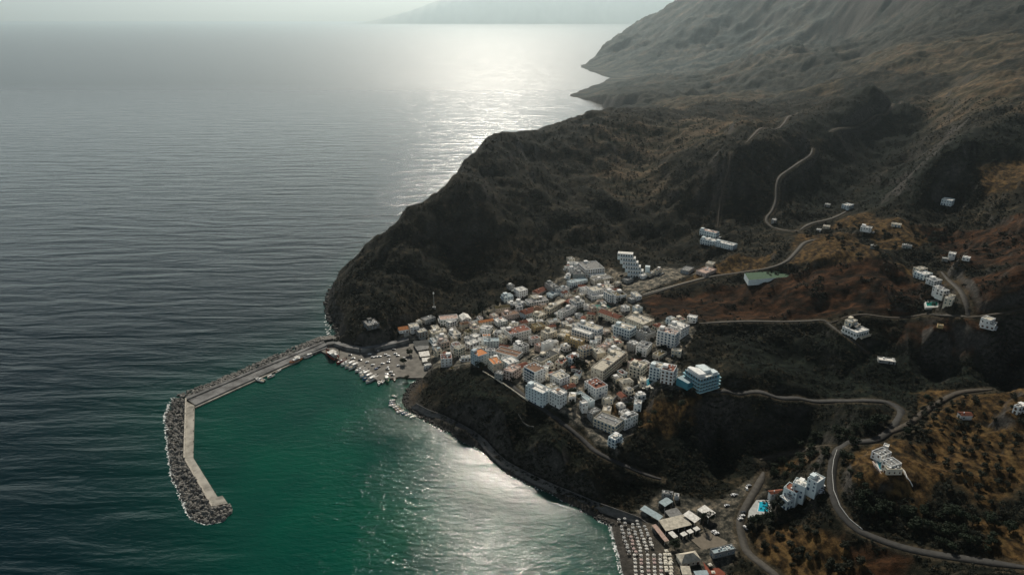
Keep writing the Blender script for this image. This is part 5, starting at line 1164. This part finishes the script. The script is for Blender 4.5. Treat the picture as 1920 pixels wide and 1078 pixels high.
# ---------------------------------------------------------------- beach club canopies and terraces
EB = '''
A=650,575 L=570,460 R=940,500 h=4 Ac|cream ribbed canopy of the beach club nearest the sand
A=975,478 L=850,382 R=1030,420 h=5 Aw|white canopy joining the cream one in the middle of the beach club
A=1130,420 L=1010,330 R=1205,360 h=5.5 Aw|white rounded end canopy of the beach club
A=570,452 L=355,340 R=625,405 h=3.5 As|bluish glass roof at the left end of the beach club
A=700,425 L=640,350 R=835,382 h=4 Ag|grey glass roof behind the cream canopy
A=640,300 L=560,255 R=740,245 h=4 As|pale blue pergola at the back of the beach club
A=640,692 L=500,512 R=682,672 h=3 Ap|long narrow pinkish awning strip beside the umbrellas
A=740,652 L=685,582 R=778,622 h=3 Aw|small white awning right of the long awning strip
A=845,632 L=820,600 R=890,600 h=3 Aw|left of three small white awnings in the dark garden
A=918,602 L=890,570 R=962,575 h=3 Aw|middle of three small white awnings in the dark garden
A=990,572 L=960,540 R=1035,545 h=3 Aw|right of three small white awnings in the dark garden
A=835,1060 L=830,965 R=938,1050 h=4 Ac|small cream canopy at the bottom beside the red terrace
A=985,1075 L=980,1020 R=1130,1050 h=4 As|pale blue roof at the bottom edge beside the red terrace
'''
for ln in EB.strip().split('\n'):
    s_, lb = ln.split('|'); t = s_.split(); g = [tuple(float(q) for q in k.split('=')[1].split(',')) for k in t[:3]]
    building('E6', g[0], g[1], g[2], float(t[3][2:]), 'W', t[4], 'p', lb, 'canopy', 'canopy', None, 'canopies of the beach club')
building('E6', (830, 930), (770, 835), (1040, 890), 4, 'C', 'Tc', '', 'cream tent-roofed restaurant right of the square parasols', 'restaurant', 'restaurant', None, None)
building('E6', (1190, 850), (1165, 790), (1420, 780), 4, 'G', 'fs', 'n', 'pale grey flat-roofed building beside the brown terrace', 'building', 'beach_building', None, None)
def terr(P, lab, m, dz=.35, name='terrace'):
    Q = [q2(*p) for p in P]; H = [hit(*q_) for q_ in Q]; z = max(float(np.mean([h_[2] for h_ in H])) + dz, 1.5)
    b = MB(); b.prism(pts(Q, z), z - 4, z); o = b.build(name, m); tag(o, lab, kind='structure')
terr([(930,665),(1120,570),(1350,690),(1330,715),(1160,790),(1110,825)], 'flat brown paved terrace behind the beach club', mat('brown_paving', (0.17, 0.145, 0.11), var=.1, scale=.3))
terr([(1060,880),(1150,860),(1210,900),(1240,980),(1320,1040),(1330,1090),(1120,1090)], 'rust red paved terrace at the bottom of the beach club', mat('red_paving', (0.20, 0.055, 0.03), var=.15, scale=.3))
# ---------------------------------------------------------------- parasols
def parasol_mesh(nm, m_, square=False):
    b = MB(); n = 4 if square else 8; r_ = 1.75 if square else 1.22; b.tube((0, 0, 0), (0, 0, 2.6), .04, n=5, m=1)
    i = len(b.V); b.V.append((0, 0, 2.75))
    for k in range(n): t = 2 * math.pi * (k + .5) / n; b.V.append((r_ * math.cos(t), r_ * math.sin(t), 2.2))
    for k in range(n): t = 2 * math.pi * (k + .5) / n; b.V.append((r_ * math.cos(t), r_ * math.sin(t), 2.02))
    for k in range(n): b.F.append((i, i + 1 + k, i + 1 + (k + 1) % n)); b.M.append(0); b.F.append((i + 1 + k, i + 1 + n + k, i + 1 + n + (k + 1) % n, i + 1 + (k + 1) % n)); b.M.append(0)
    me = b.mesh(nm); me.materials.append(m_); me.materials.append(mat('pole_wood', (.2, .14, .08))); return me
PM = [parasol_mesh('parasol', mat('straw_grey', (0.42, 0.42, 0.40), var=.1)), parasol_mesh('parasol', mat('straw_pink', (0.48, 0.36, 0.33), var=.1)), parasol_mesh('parasol', mat('parasol_pale', (0.62, 0.60, 0.55), var=.08)), parasol_mesh('parasol', mat('parasol_square', (0.66, 0.62, 0.52), var=.08), True)]
rp = random.Random(5)
lounger = MB(); lounger.box((0, -.2, .28), (.65, 1.4, .1)); lounger.quad([(-.32, .5, .38), (.32, .5, .38), (.32, 1.05, .8), (-.32, 1.05, .8)]); lounger.box((0, -.7, 0), (.6, .06, .28)); lounger.box((0, .4, 0), (.6, .06, .28)); LM = lounger.mesh('sun_lounger'); LM.materials.append(mat('lounger_white', (.26, .25, .23)))
nl = 0
def parasol(X, Y, kind, label, group, lou=True):
    global nl
    px, py = q2(X, Y); x, y, z = hit(px, py); x, y = at(px, py, z + 2.3); z = float(hz(x, y))
    o = link('parasol', PM[kind]) if False else bpy.data.objects.new('parasol', PM[kind]); COL.objects.link(o) if o.name not in COL.objects else None
    o.location = (x, y, z); o.rotation_euler = (0, 0, rp.random() * .4); tag(o, label, 'parasol', group)
    if lou:
        for s in (-1, 1):
            l = bpy.data.objects.new('sun_lounger', LM); COL.objects.link(l); l.location = (x + s * .85, y - .6, z); l.rotation_euler = (0, 0, rp.uniform(-.08, .08) + math.pi); tag(l, 'white sun lounger paired under a beach parasol', 'sun lounger', 'sun loungers under the parasols'); nl += 1
cols = [((120,432),(240,798),10,0),((185,432),(310,800),10,1),((262,460),(372,790),10,2),((325,452),(442,770),10,2),((405,478),(497,726),8,2)]
nmc = ['leftmost column nearest the water', 'second column from the water', 'third column from the water', 'fourth column from the water', 'column farthest from the water']
for ci, ((xa, ya), (xb, yb), n, kk) in enumerate(cols):
    for k in range(n):
        t = k / (n - 1); kd = 1 if (kk == 1 and k > 4) else (2 if kk == 2 and k > n // 2 else 0)
        if rp.random() < .06: continue
        parasol(xa + (xb - xa) * t + rp.uniform(-7, 7), ya + (yb - ya) * t + rp.uniform(-6, 6), kd, 'round beach parasol in the upper block, ' + nmc[ci], 'parasols in the upper block on the beach')
for r_, Y in enumerate((835, 885, 927, 972, 1017, 1063)):
    for ci, X in enumerate((300, 372, 445, 517, 588)):
        parasol(X + r_ * 3 + rp.uniform(-3, 3), Y + rp.uniform(-3, 3), 2 if rp.random() < .8 else 1, 'round beach parasol in the lower block, %s row from the top' % ('first', 'second', 'third', 'fourth', 'fifth', 'sixth')[r_], 'parasols in the lower block on the beach')
for (X, Y) in ((658,790),(645,830),(690,830),(645,870),(700,880),(650,905),(710,915),(650,930),(700,935),(655,975),(712,975),(660,1010),(712,1015),(712,1050)):
    parasol(X, Y, 3, 'square cream parasol in the tight cluster behind the round ones', 'square parasols behind the beach', False)
for (X, Y) in ((1185,1030),(1150,945)):
    parasol(X, Y, 3, 'square pale parasol on the rust red terrace' if X == 1150 else 'square pale parasol at the lower end of the rust red terrace', 'square parasols on the red terrace', False)
for (px, py) in ((1203,724),(1208,727),(1213,729),(1218,728),(1222,731),(1206,731)):
    x, y, z = hit(px, py); o = bpy.data.objects.new('parasol', PM[3]); COL.objects.link(o); o.location = (x, y, z); tag(o, 'pale parasol crowded on the pool terrace near the blue hotel', 'parasol', 'parasols on the village pool terrace')

# ---------------------------------------------------------------- level plots cut into the slope under the houses
for ax, ay, an, wu, wv, z in FZ:
    j0 = int((math.log(max(ay - 60, 180)) - V0) / (V1 - V0) * (NV - 1)); j1 = int((math.log(ay + 90) - V0) / (V1 - V0) * (NV - 1)) + 2
    gx, gy = GX[j0:j1], GY[j0:j1]; dx, dy = gx - ax, gy - ay; c_, s_ = math.cos(an), math.sin(an)
    u = dx * c_ + dy * s_; v = -dx * s_ + dy * c_; d = np.maximum(np.maximum(-u, u - wu), np.maximum(-v, v - wv))
    wgt = np.clip(1 - (d - 2.5) / (5 + ay / 200), 0, 1) * np.clip(RD[j0:j1] / 4, 0, 1) * (np.hypot(dx, dy) < 90)
    Z[j0:j1] = Z[j0:j1] * (1 - wgt) + (z - .1) * wgt
for x, y, z, r_, P in POOLS:
    s_ = sdf(GX, GY, P); Z = np.where(s_ > -2.5, np.minimum(Z, z - .15), Z)
hz.Z = Z
TV[:, 2] = Z.ravel()[used]; terrain.data.vertices.foreach_set('co', TV.astype(np.float32).ravel()); terrain.data.update()
# ---------------------------------------------------------------- trees
M_leaf = [mat('leaf_dark', (0.009, 0.014, 0.009), var=.2, scale=1.5), mat('leaf_olive', (0.018, 0.022, 0.012), var=.2, scale=1.5), mat('leaf_green', (0.012, 0.022, 0.009), var=.2, scale=1.5), mat('leaf_dry', (0.045, 0.034, 0.015), var=.2, scale=1.5), mat('leaf_red', (0.16, 0.02, 0.012), var=.2, scale=1.5), mat('leaf_yellow', (0.16, 0.12, 0.02), var=.2, scale=1.5)]
M_bark = mat('bark', (0.07, 0.05, 0.035), var=.2, scale=2)
def crown_arrays(n, seed, flatn=.75, size=.11):
    r = np.random.default_rng(seed); k = 9
    C0 = r.normal(0, 1, (k, 3)); C0 /= np.linalg.norm(C0, axis=1)[:, None] + 1e-9; C0 *= r.uniform(.35, .75, (k, 1)); C0[:, 2] = C0[:, 2] * flatn
    rad = r.uniform(.28, .48, k); ci = r.integers(0, k, n); d = r.normal(0, 1, (n, 3)); d /= np.linalg.norm(d, axis=1)[:, None]; P = C0[ci] + d * rad[ci][:, None] * r.uniform(.75, 1.08, (n, 1))
    nrm = d + r.normal(0, .5, (n, 3)); nrm /= np.linalg.norm(nrm, axis=1)[:, None]
    t = np.cross(nrm, r.normal(0, 1, (n, 3))); t /= np.linalg.norm(t, axis=1)[:, None]; b = np.cross(nrm, t); s = size * r.uniform(.6, 1.4, (n, 1))
    V = np.stack([P - t * s, P + b * s * .8, P + t * s, P - b * s * .8], 1).reshape(-1, 3); V[:, 2] = V[:, 2] * flatn
    return V, np.arange(4 * n).reshape(n, 4)
def make_tree(kind, seed):
    nm = {'olive': 'olive_tree', 'pine': 'pine_tree', 'broad': 'broadleaf_tree', 'red': 'flowering_tree', 'palm': 'palm_tree', 'yellow': 'broadleaf_tree'}[kind]
    r = empty(nm, (0, 0, 0)); h = {'olive': .75, 'pine': 1.15, 'broad': .9, 'red': .7, 'palm': 2.0, 'yellow': .7}[kind]
    b = MB(); b.tube((0, 0, -.4), (.05, .03, h * .9), .10, .055)
    for k in range(4): a = k * 1.6 + seed; b.tube((.03, .02, h * .6), (.45 * math.cos(a), .45 * math.sin(a), h * 1.15), .05, .02)
    b.build('trunk', M_bark, r)
    if kind == 'palm':
        c = MB()
        for k in range(14):
            a = k * 2.4; e = .5 + .5 * ((k * 7) % 5) / 5
            p = Vector((0, 0, h)); prev = None
            for j in range(5):
                q_ = Vector((math.cos(a) * .22 * (j + 1) * e, math.sin(a) * .22 * (j + 1) * e, h + .35 * e - .07 * (j + 1)**1.6)); s = Vector((-math.sin(a), math.cos(a), 0)) * (.10 - .016 * j)
                c.quad([p - s, q_ - s, q_ + s, p + s]); p = q_
        c.build('crown', M_leaf[2], r); return r
    V, F = crown_arrays(520 if kind != 'pine' else 620, seed, .72 if kind != 'pine' else .95); V[:, 2] += h + (.15 if kind != 'pine' else .35)
    npmesh('crown', V, F, [M_leaf[{'olive': 1, 'pine': 0, 'broad': 2, 'red': 4, 'yellow': 5}[kind]]], r)
    return r
PROTO = {}
rt = random.Random(23)
def infoot(x, y, m=1.0):
    for ax, ay, an, wu, wv in FOOT:
        dx, dy = x - ax, y - ay
        if abs(dx) > 95 or abs(dy) > 95: continue
        u = dx * math.cos(an) + dy * math.sin(an); v = -dx * math.sin(an) + dy * math.cos(an)
        if -m < u < wu + m and -m < v < wv + m: return True
    return False
def inquay(x, y): return sdf(np.array(x), np.array(y), QW) > 0
QW = pts(QUAY, 1.6)
def tree(kind, px, py, rad, label, group, z=None):
    v = rt.randrange(3); k = (kind, v)
    if z is None: x, y, z = hit(px, py); z = float(hz(x, y))
    else: x, y = at(px, py, z)
    if k not in PROTO: PROTO[k] = make_tree(kind, v * 7 + 1 + len(kind)); o = PROTO[k]
    else: o = copy_tree(PROTO[k])
    o.location = (x, y, z - .1); o.scale = (rad * rt.uniform(.85, 1.15), rad * rt.uniform(.85, 1.15), rad * rt.uniform(.8, 1.1)); o.rotation_euler = (0, 0, rt.random() * 6.28); tag(o, label, 'tree', group)
# trees one can tell apart
for kd, px, py, rad, lb, z in [('broad',758,682,5.0,'large dark tree at the lower right of the harbour car park',1.6),('broad',768,665,5.5,'bushy tree above the car park edge beside the dark awning',1.6),('broad',763,712,4.2,'dark tree overhanging the water at the harbour beach',1.2),('palm',626,666,2.4,'small palm on the quay behind the red excursion boat',1.6),('palm',637,663,2.6,'palm standing in the middle of the pale quay end',1.6),('pine',905,588,8,'very large dark tree at the cliff foot behind the houses',None),('broad',893,594,6.5,'dark tree left beside the very large one at the cliff foot',None),('broad',918,596,5,'dark tree right beside the very large one at the cliff foot',None),
 ('red',1066,567,3.4,'tree covered in red blossom above the rounded white house',None),('broad',1057,577,5,'dark tree below the red blossoming tree',None),('broad',1090,590,5,'dark tree at the right end of the rounded white house',None),('broad',1106,554,5.5,'tall tree left of the big white hotel',None),('pine',1165,576,6,'dark tree in front of the hotel with the round tank',None),('broad',1176,600,4.5,'tree at the right end of the school',None),('broad',1190,600,4,'bushy tree before the beige building right of the school',None),('broad',1036,598,3.5,'dark pergola vines beside the arcaded terrace house',None),
 ('pine',1086,700,7,'large dark tree left of the long balcony block',None),('broad',1078,694,5,'dark tree behind the large one near the balcony block',None),('broad',1075,738,5,'tree between the seafront hotel and the long white house',None),('pine',967,646,5,'dark tree in the lane left of the dark flat roof',None),('broad',900,693,5.5,'dark tree on the bluff below the pale blue block',None),('yellow',903,691,2.2,'small yellow green bush on the bluff below the rust red roof',None),('yellow',848,692,2.0,'yellowish bush beside the rust red roof',None),('broad',955,703,4.5,'dark tree beside the pinkish house on the bluff',None),
 ('palm',1318,985,5.0,'tall palm beside the white beach club canopy',None),('broad',1330,975,5,'dark tree behind the palm at the beach club',None),('broad',1265,1028,4.5,'olive green round tree between the awning strip and the tent roof',None),('pine',1455,955,5,'dark tree right of the turquoise pool',None),('broad',1440,975,5,'bushy tree below the turquoise pool',None),('broad',1420,985,5.5,'tree in the hedge below the pool',None),('pine',1404,995,4.5,'tree at the left end of the pool hedge',None),('broad',1598,835,5.5,'largest tree inside the hairpin road',None),('broad',1585,862,6,'dark tree right of the hairpin road',None),
 ('pine',1160,845,3,'dark bush beside the lowest white house',None),('broad',1275,762,4.5,'dark tree at the edge of the golden plot',None),('red',1078,548,2,'small red flowering bush beside the hotel terrace',None)]:
    tree(kd, px, py, rad, lb, None, z)
# olive groves and loose trees
GROVES = [([(1720,750),(1790,745),(1915,740),(1915,880),(1860,960),(1800,960),(1740,860),(1690,830)],95,'olive',2.99,'dark olive tree planted in rows on the golden slope at the right','olive trees of the right hand grove'),
 ([(1590,880),(1640,935),(1700,950),(1780,960),(1900,970),(1900,1060),(1700,1010),(1610,960)],60,'broad',4.2,'dark tree in the thicket below the modern villa','trees below the modern villa'),
 ([(1400,980),(1480,980),(1560,990),(1640,1070),(1500,1078),(1400,1030)],34,'olive',3.4,'dark olive tree on the golden ground below the resort','olive trees below the resort'),
 ([(1440,850),(1540,810),(1640,790),(1700,770),(1760,740),(1790,745),(1700,820),(1640,830),(1550,880),(1450,900)],46,'broad',4.0,'dark bushy tree lining the coast road hairpin','trees lining the hairpin road'),
 ([(1400,480),(1480,440),(1560,425),(1700,420),(1860,470),(1700,490),(1500,480)],60,'olive',3.8,'dark olive tree scattered on the golden ridge at the right','olive trees on the golden ridge')]
for P, n, kd, rad, lb, gr in GROVES:
    P = np.array(P); k = 0; tries = 0
    if kd == 'olive' and rad < 3:   # planted in rows
        x0_, y0_, _ = hit(1720, 760); th = R(-38)
        for i in range(-24, 40):
            for j in range(-20, 26):
                wx = x0_ + i * 7.5 * math.cos(th) - j * 11 * math.sin(th) + rt.uniform(-1.3, 1.3); wy = y0_ + i * 7.5 * math.sin(th) + j * 11 * math.cos(th) + rt.uniform(-1.3, 1.3)
                if wy < 200: continue
                wz = float(hz(wx, wy)); px, py = proj(wx, wy, wz)
                if k >= 190 or float(sdf(np.array(px), np.array(py), P)) < 0 or infoot(wx, wy, 3) or rt.random() < .18: continue
                tree(kd, px, py, rad * rt.uniform(.65, 1.35), lb, gr); k += 1
        continue
    while k < n and tries < n * 30:
        tries += 1; px = rt.uniform(P[:, 0].min(), P[:, 0].max()); py = rt.uniform(P[:, 1].min(), P[:, 1].max())
        if float(sdf(np.array(px), np.array(py), P)) < 0: continue
        x, y, z = hit(px, py)
        if infoot(x, y, 3): continue
        if min(float(seg_dist(np.array(x), np.array(y), Q[::3] + [Q[-1]])) for wd, Q, sf in RW.values()) < 6: continue
        tree(kd, px, py, rad * rt.uniform(.6, 1.25), lb, gr); k += 1
# village trees
k = 0; tries = 0; TP = [(760,612),(950,560),(1060,500),(1180,520),(1200,600),(1290,650),(1300,740),(1180,820),(1000,745),(870,680)]
while k < 115 and tries < 6000:
    tries += 1; px = rt.uniform(760, 1300); py = rt.uniform(500, 820)
    if float(sdf(np.array(px), np.array(py), TP)) < 0: continue
    x, y, z = hit(px, py)
    if infoot(x, y, 1.2): continue
    tree('broad' if rt.random() < .6 else 'pine', px, py, rt.uniform(1.7, 3.6), 'small dark garden tree between the village houses', 'garden trees between the village houses'); k += 1
# ---------------------------------------------------------------- scrub: countless low bushes over the hills
def scrub(n, seed):
    r = np.random.default_rng(seed); px = r.uniform(600, 1930, n * 2); py = 1085 - (r.uniform(0, 1, n * 2) ** .85) * 900
    # march all rays together over the land
    rx, ry, rz = ray(px, py); d = np.full(px.shape, 175.0); done = np.zeros(px.shape, bool)
    for it in range(950):
        z = CAMH + rz / ry * d; g = hz(rx / ry * d, d); hitn = (z <= g) | (d > 5200); done |= hitn; d = np.where(done, d, d * 1.0036 + 0.0)
        if done.all(): break
    x = rx / ry * d; g = hz(x, d); ok = done & (d < 3600) & (g > 1.5)
    ok &= sdf(x, d, TOWN) < -2; ok &= sdf(x, d, RESORT) < 0; ok &= sdf(x, d, BEACH) < 0
    rd = np.full(x.shape, 1e9)
    for wd, Q, sf in RW.values(): rd = np.minimum(rd, seg_dist(x, d, Q[::2] + [Q[-1]]) - wd / 2)
    ok &= rd > 2.2
    cfv = np.maximum(Grid(cf)(x, d), .35 * Grid(red_cover)(x, d)); dn = vnoise(x / 22, d / 22, 5) * .6 + vnoise(x / 6, d / 6, 9) * .5
    ok &= dn > (0.40 + .85 * cfv); 
    for ax, ay, an, wu, wv in FOOT:
        dx, dy = x - ax, d - ay; u = dx * math.cos(an) + dy * math.sin(an); v = -dx * math.sin(an) + dy * math.cos(an); ok &= ~((u > -2) & (u < wu + 2) & (v > -2.5) & (v < wv + 2))
    x, y, g = x[ok][:n], d[ok][:n], g[ok][:n]; return x, y, g
def clumps(x, y, g, rad, nf, seed, name, label, mats):
    r = np.random.default_rng(seed); n = len(x)
    T = []
    for t in range(6): V, F = crown_arrays(nf, 100 + t, .8, .34 if nf < 30 else .2); T.append(V)
    ti = r.integers(0, 6, n); Tm = np.stack(T)[ti]; a = r.uniform(0, 6.28, n); s = rad * r.uniform(.5, 1.4, n)
    ca, sa = np.cos(a)[:, None], np.sin(a)[:, None]; X = (Tm[..., 0] * ca - Tm[..., 1] * sa) * s[:, None] + x[:, None]; Y = (Tm[..., 0] * sa + Tm[..., 1] * ca) * s[:, None] + y[:, None]
    Zz = (Tm[..., 2] * .8 + .35) * s[:, None] + g[:, None]
    V = np.stack([X, Y, Zz], -1).reshape(-1, 3); F = np.arange(len(V)).reshape(-1, 4); mi = np.repeat(r.choice(len(mats), n, p=[.5, .38, .12][:len(mats)] if len(mats) == 3 else None), nf)
    o = npmesh(name, V, F, mats, mi=mi); return tag(o, label, 'scrub', kind='stuff')
x, y, g = scrub(30000, 77)
nr = y < 620
clumps(x[nr], y[nr], g[nr], 1.6, 46, 1, 'scrub', 'low dark scrub covering the near slopes', [M_leaf[0], M_leaf[1], M_leaf[3]])
clumps(x[~nr], y[~nr], g[~nr], 1.75 , 22, 2, 'scrub', 'low dark scrub dotting the far hillsides', [M_leaf[0], M_leaf[1], M_leaf[3]])
# wispy trees along the skyline of the headland
for px, py in ((1094,240),(1110,235),(1122,232),(1130,231),(1140,229),(1150,227),(1158,227),(1048,244),(1165,226),(1020,247),(925,268)):
    for _ in range(1):
        x, y, z = hit(px, py + 3); z = float(hz(x, y)); k = ('broad', 1)
        if k not in PROTO: PROTO[k] = make_tree('broad', 9); o = PROTO[k]
        else: o = copy_tree(PROTO[k])
        o.location = (x, y, z); s = rt.uniform(2.4, 4.2); o.scale = (s, s, s * 1.1); tag(o, 'small dark tree standing on the headland skyline against the sea', 'tree', 'trees on the headland skyline')
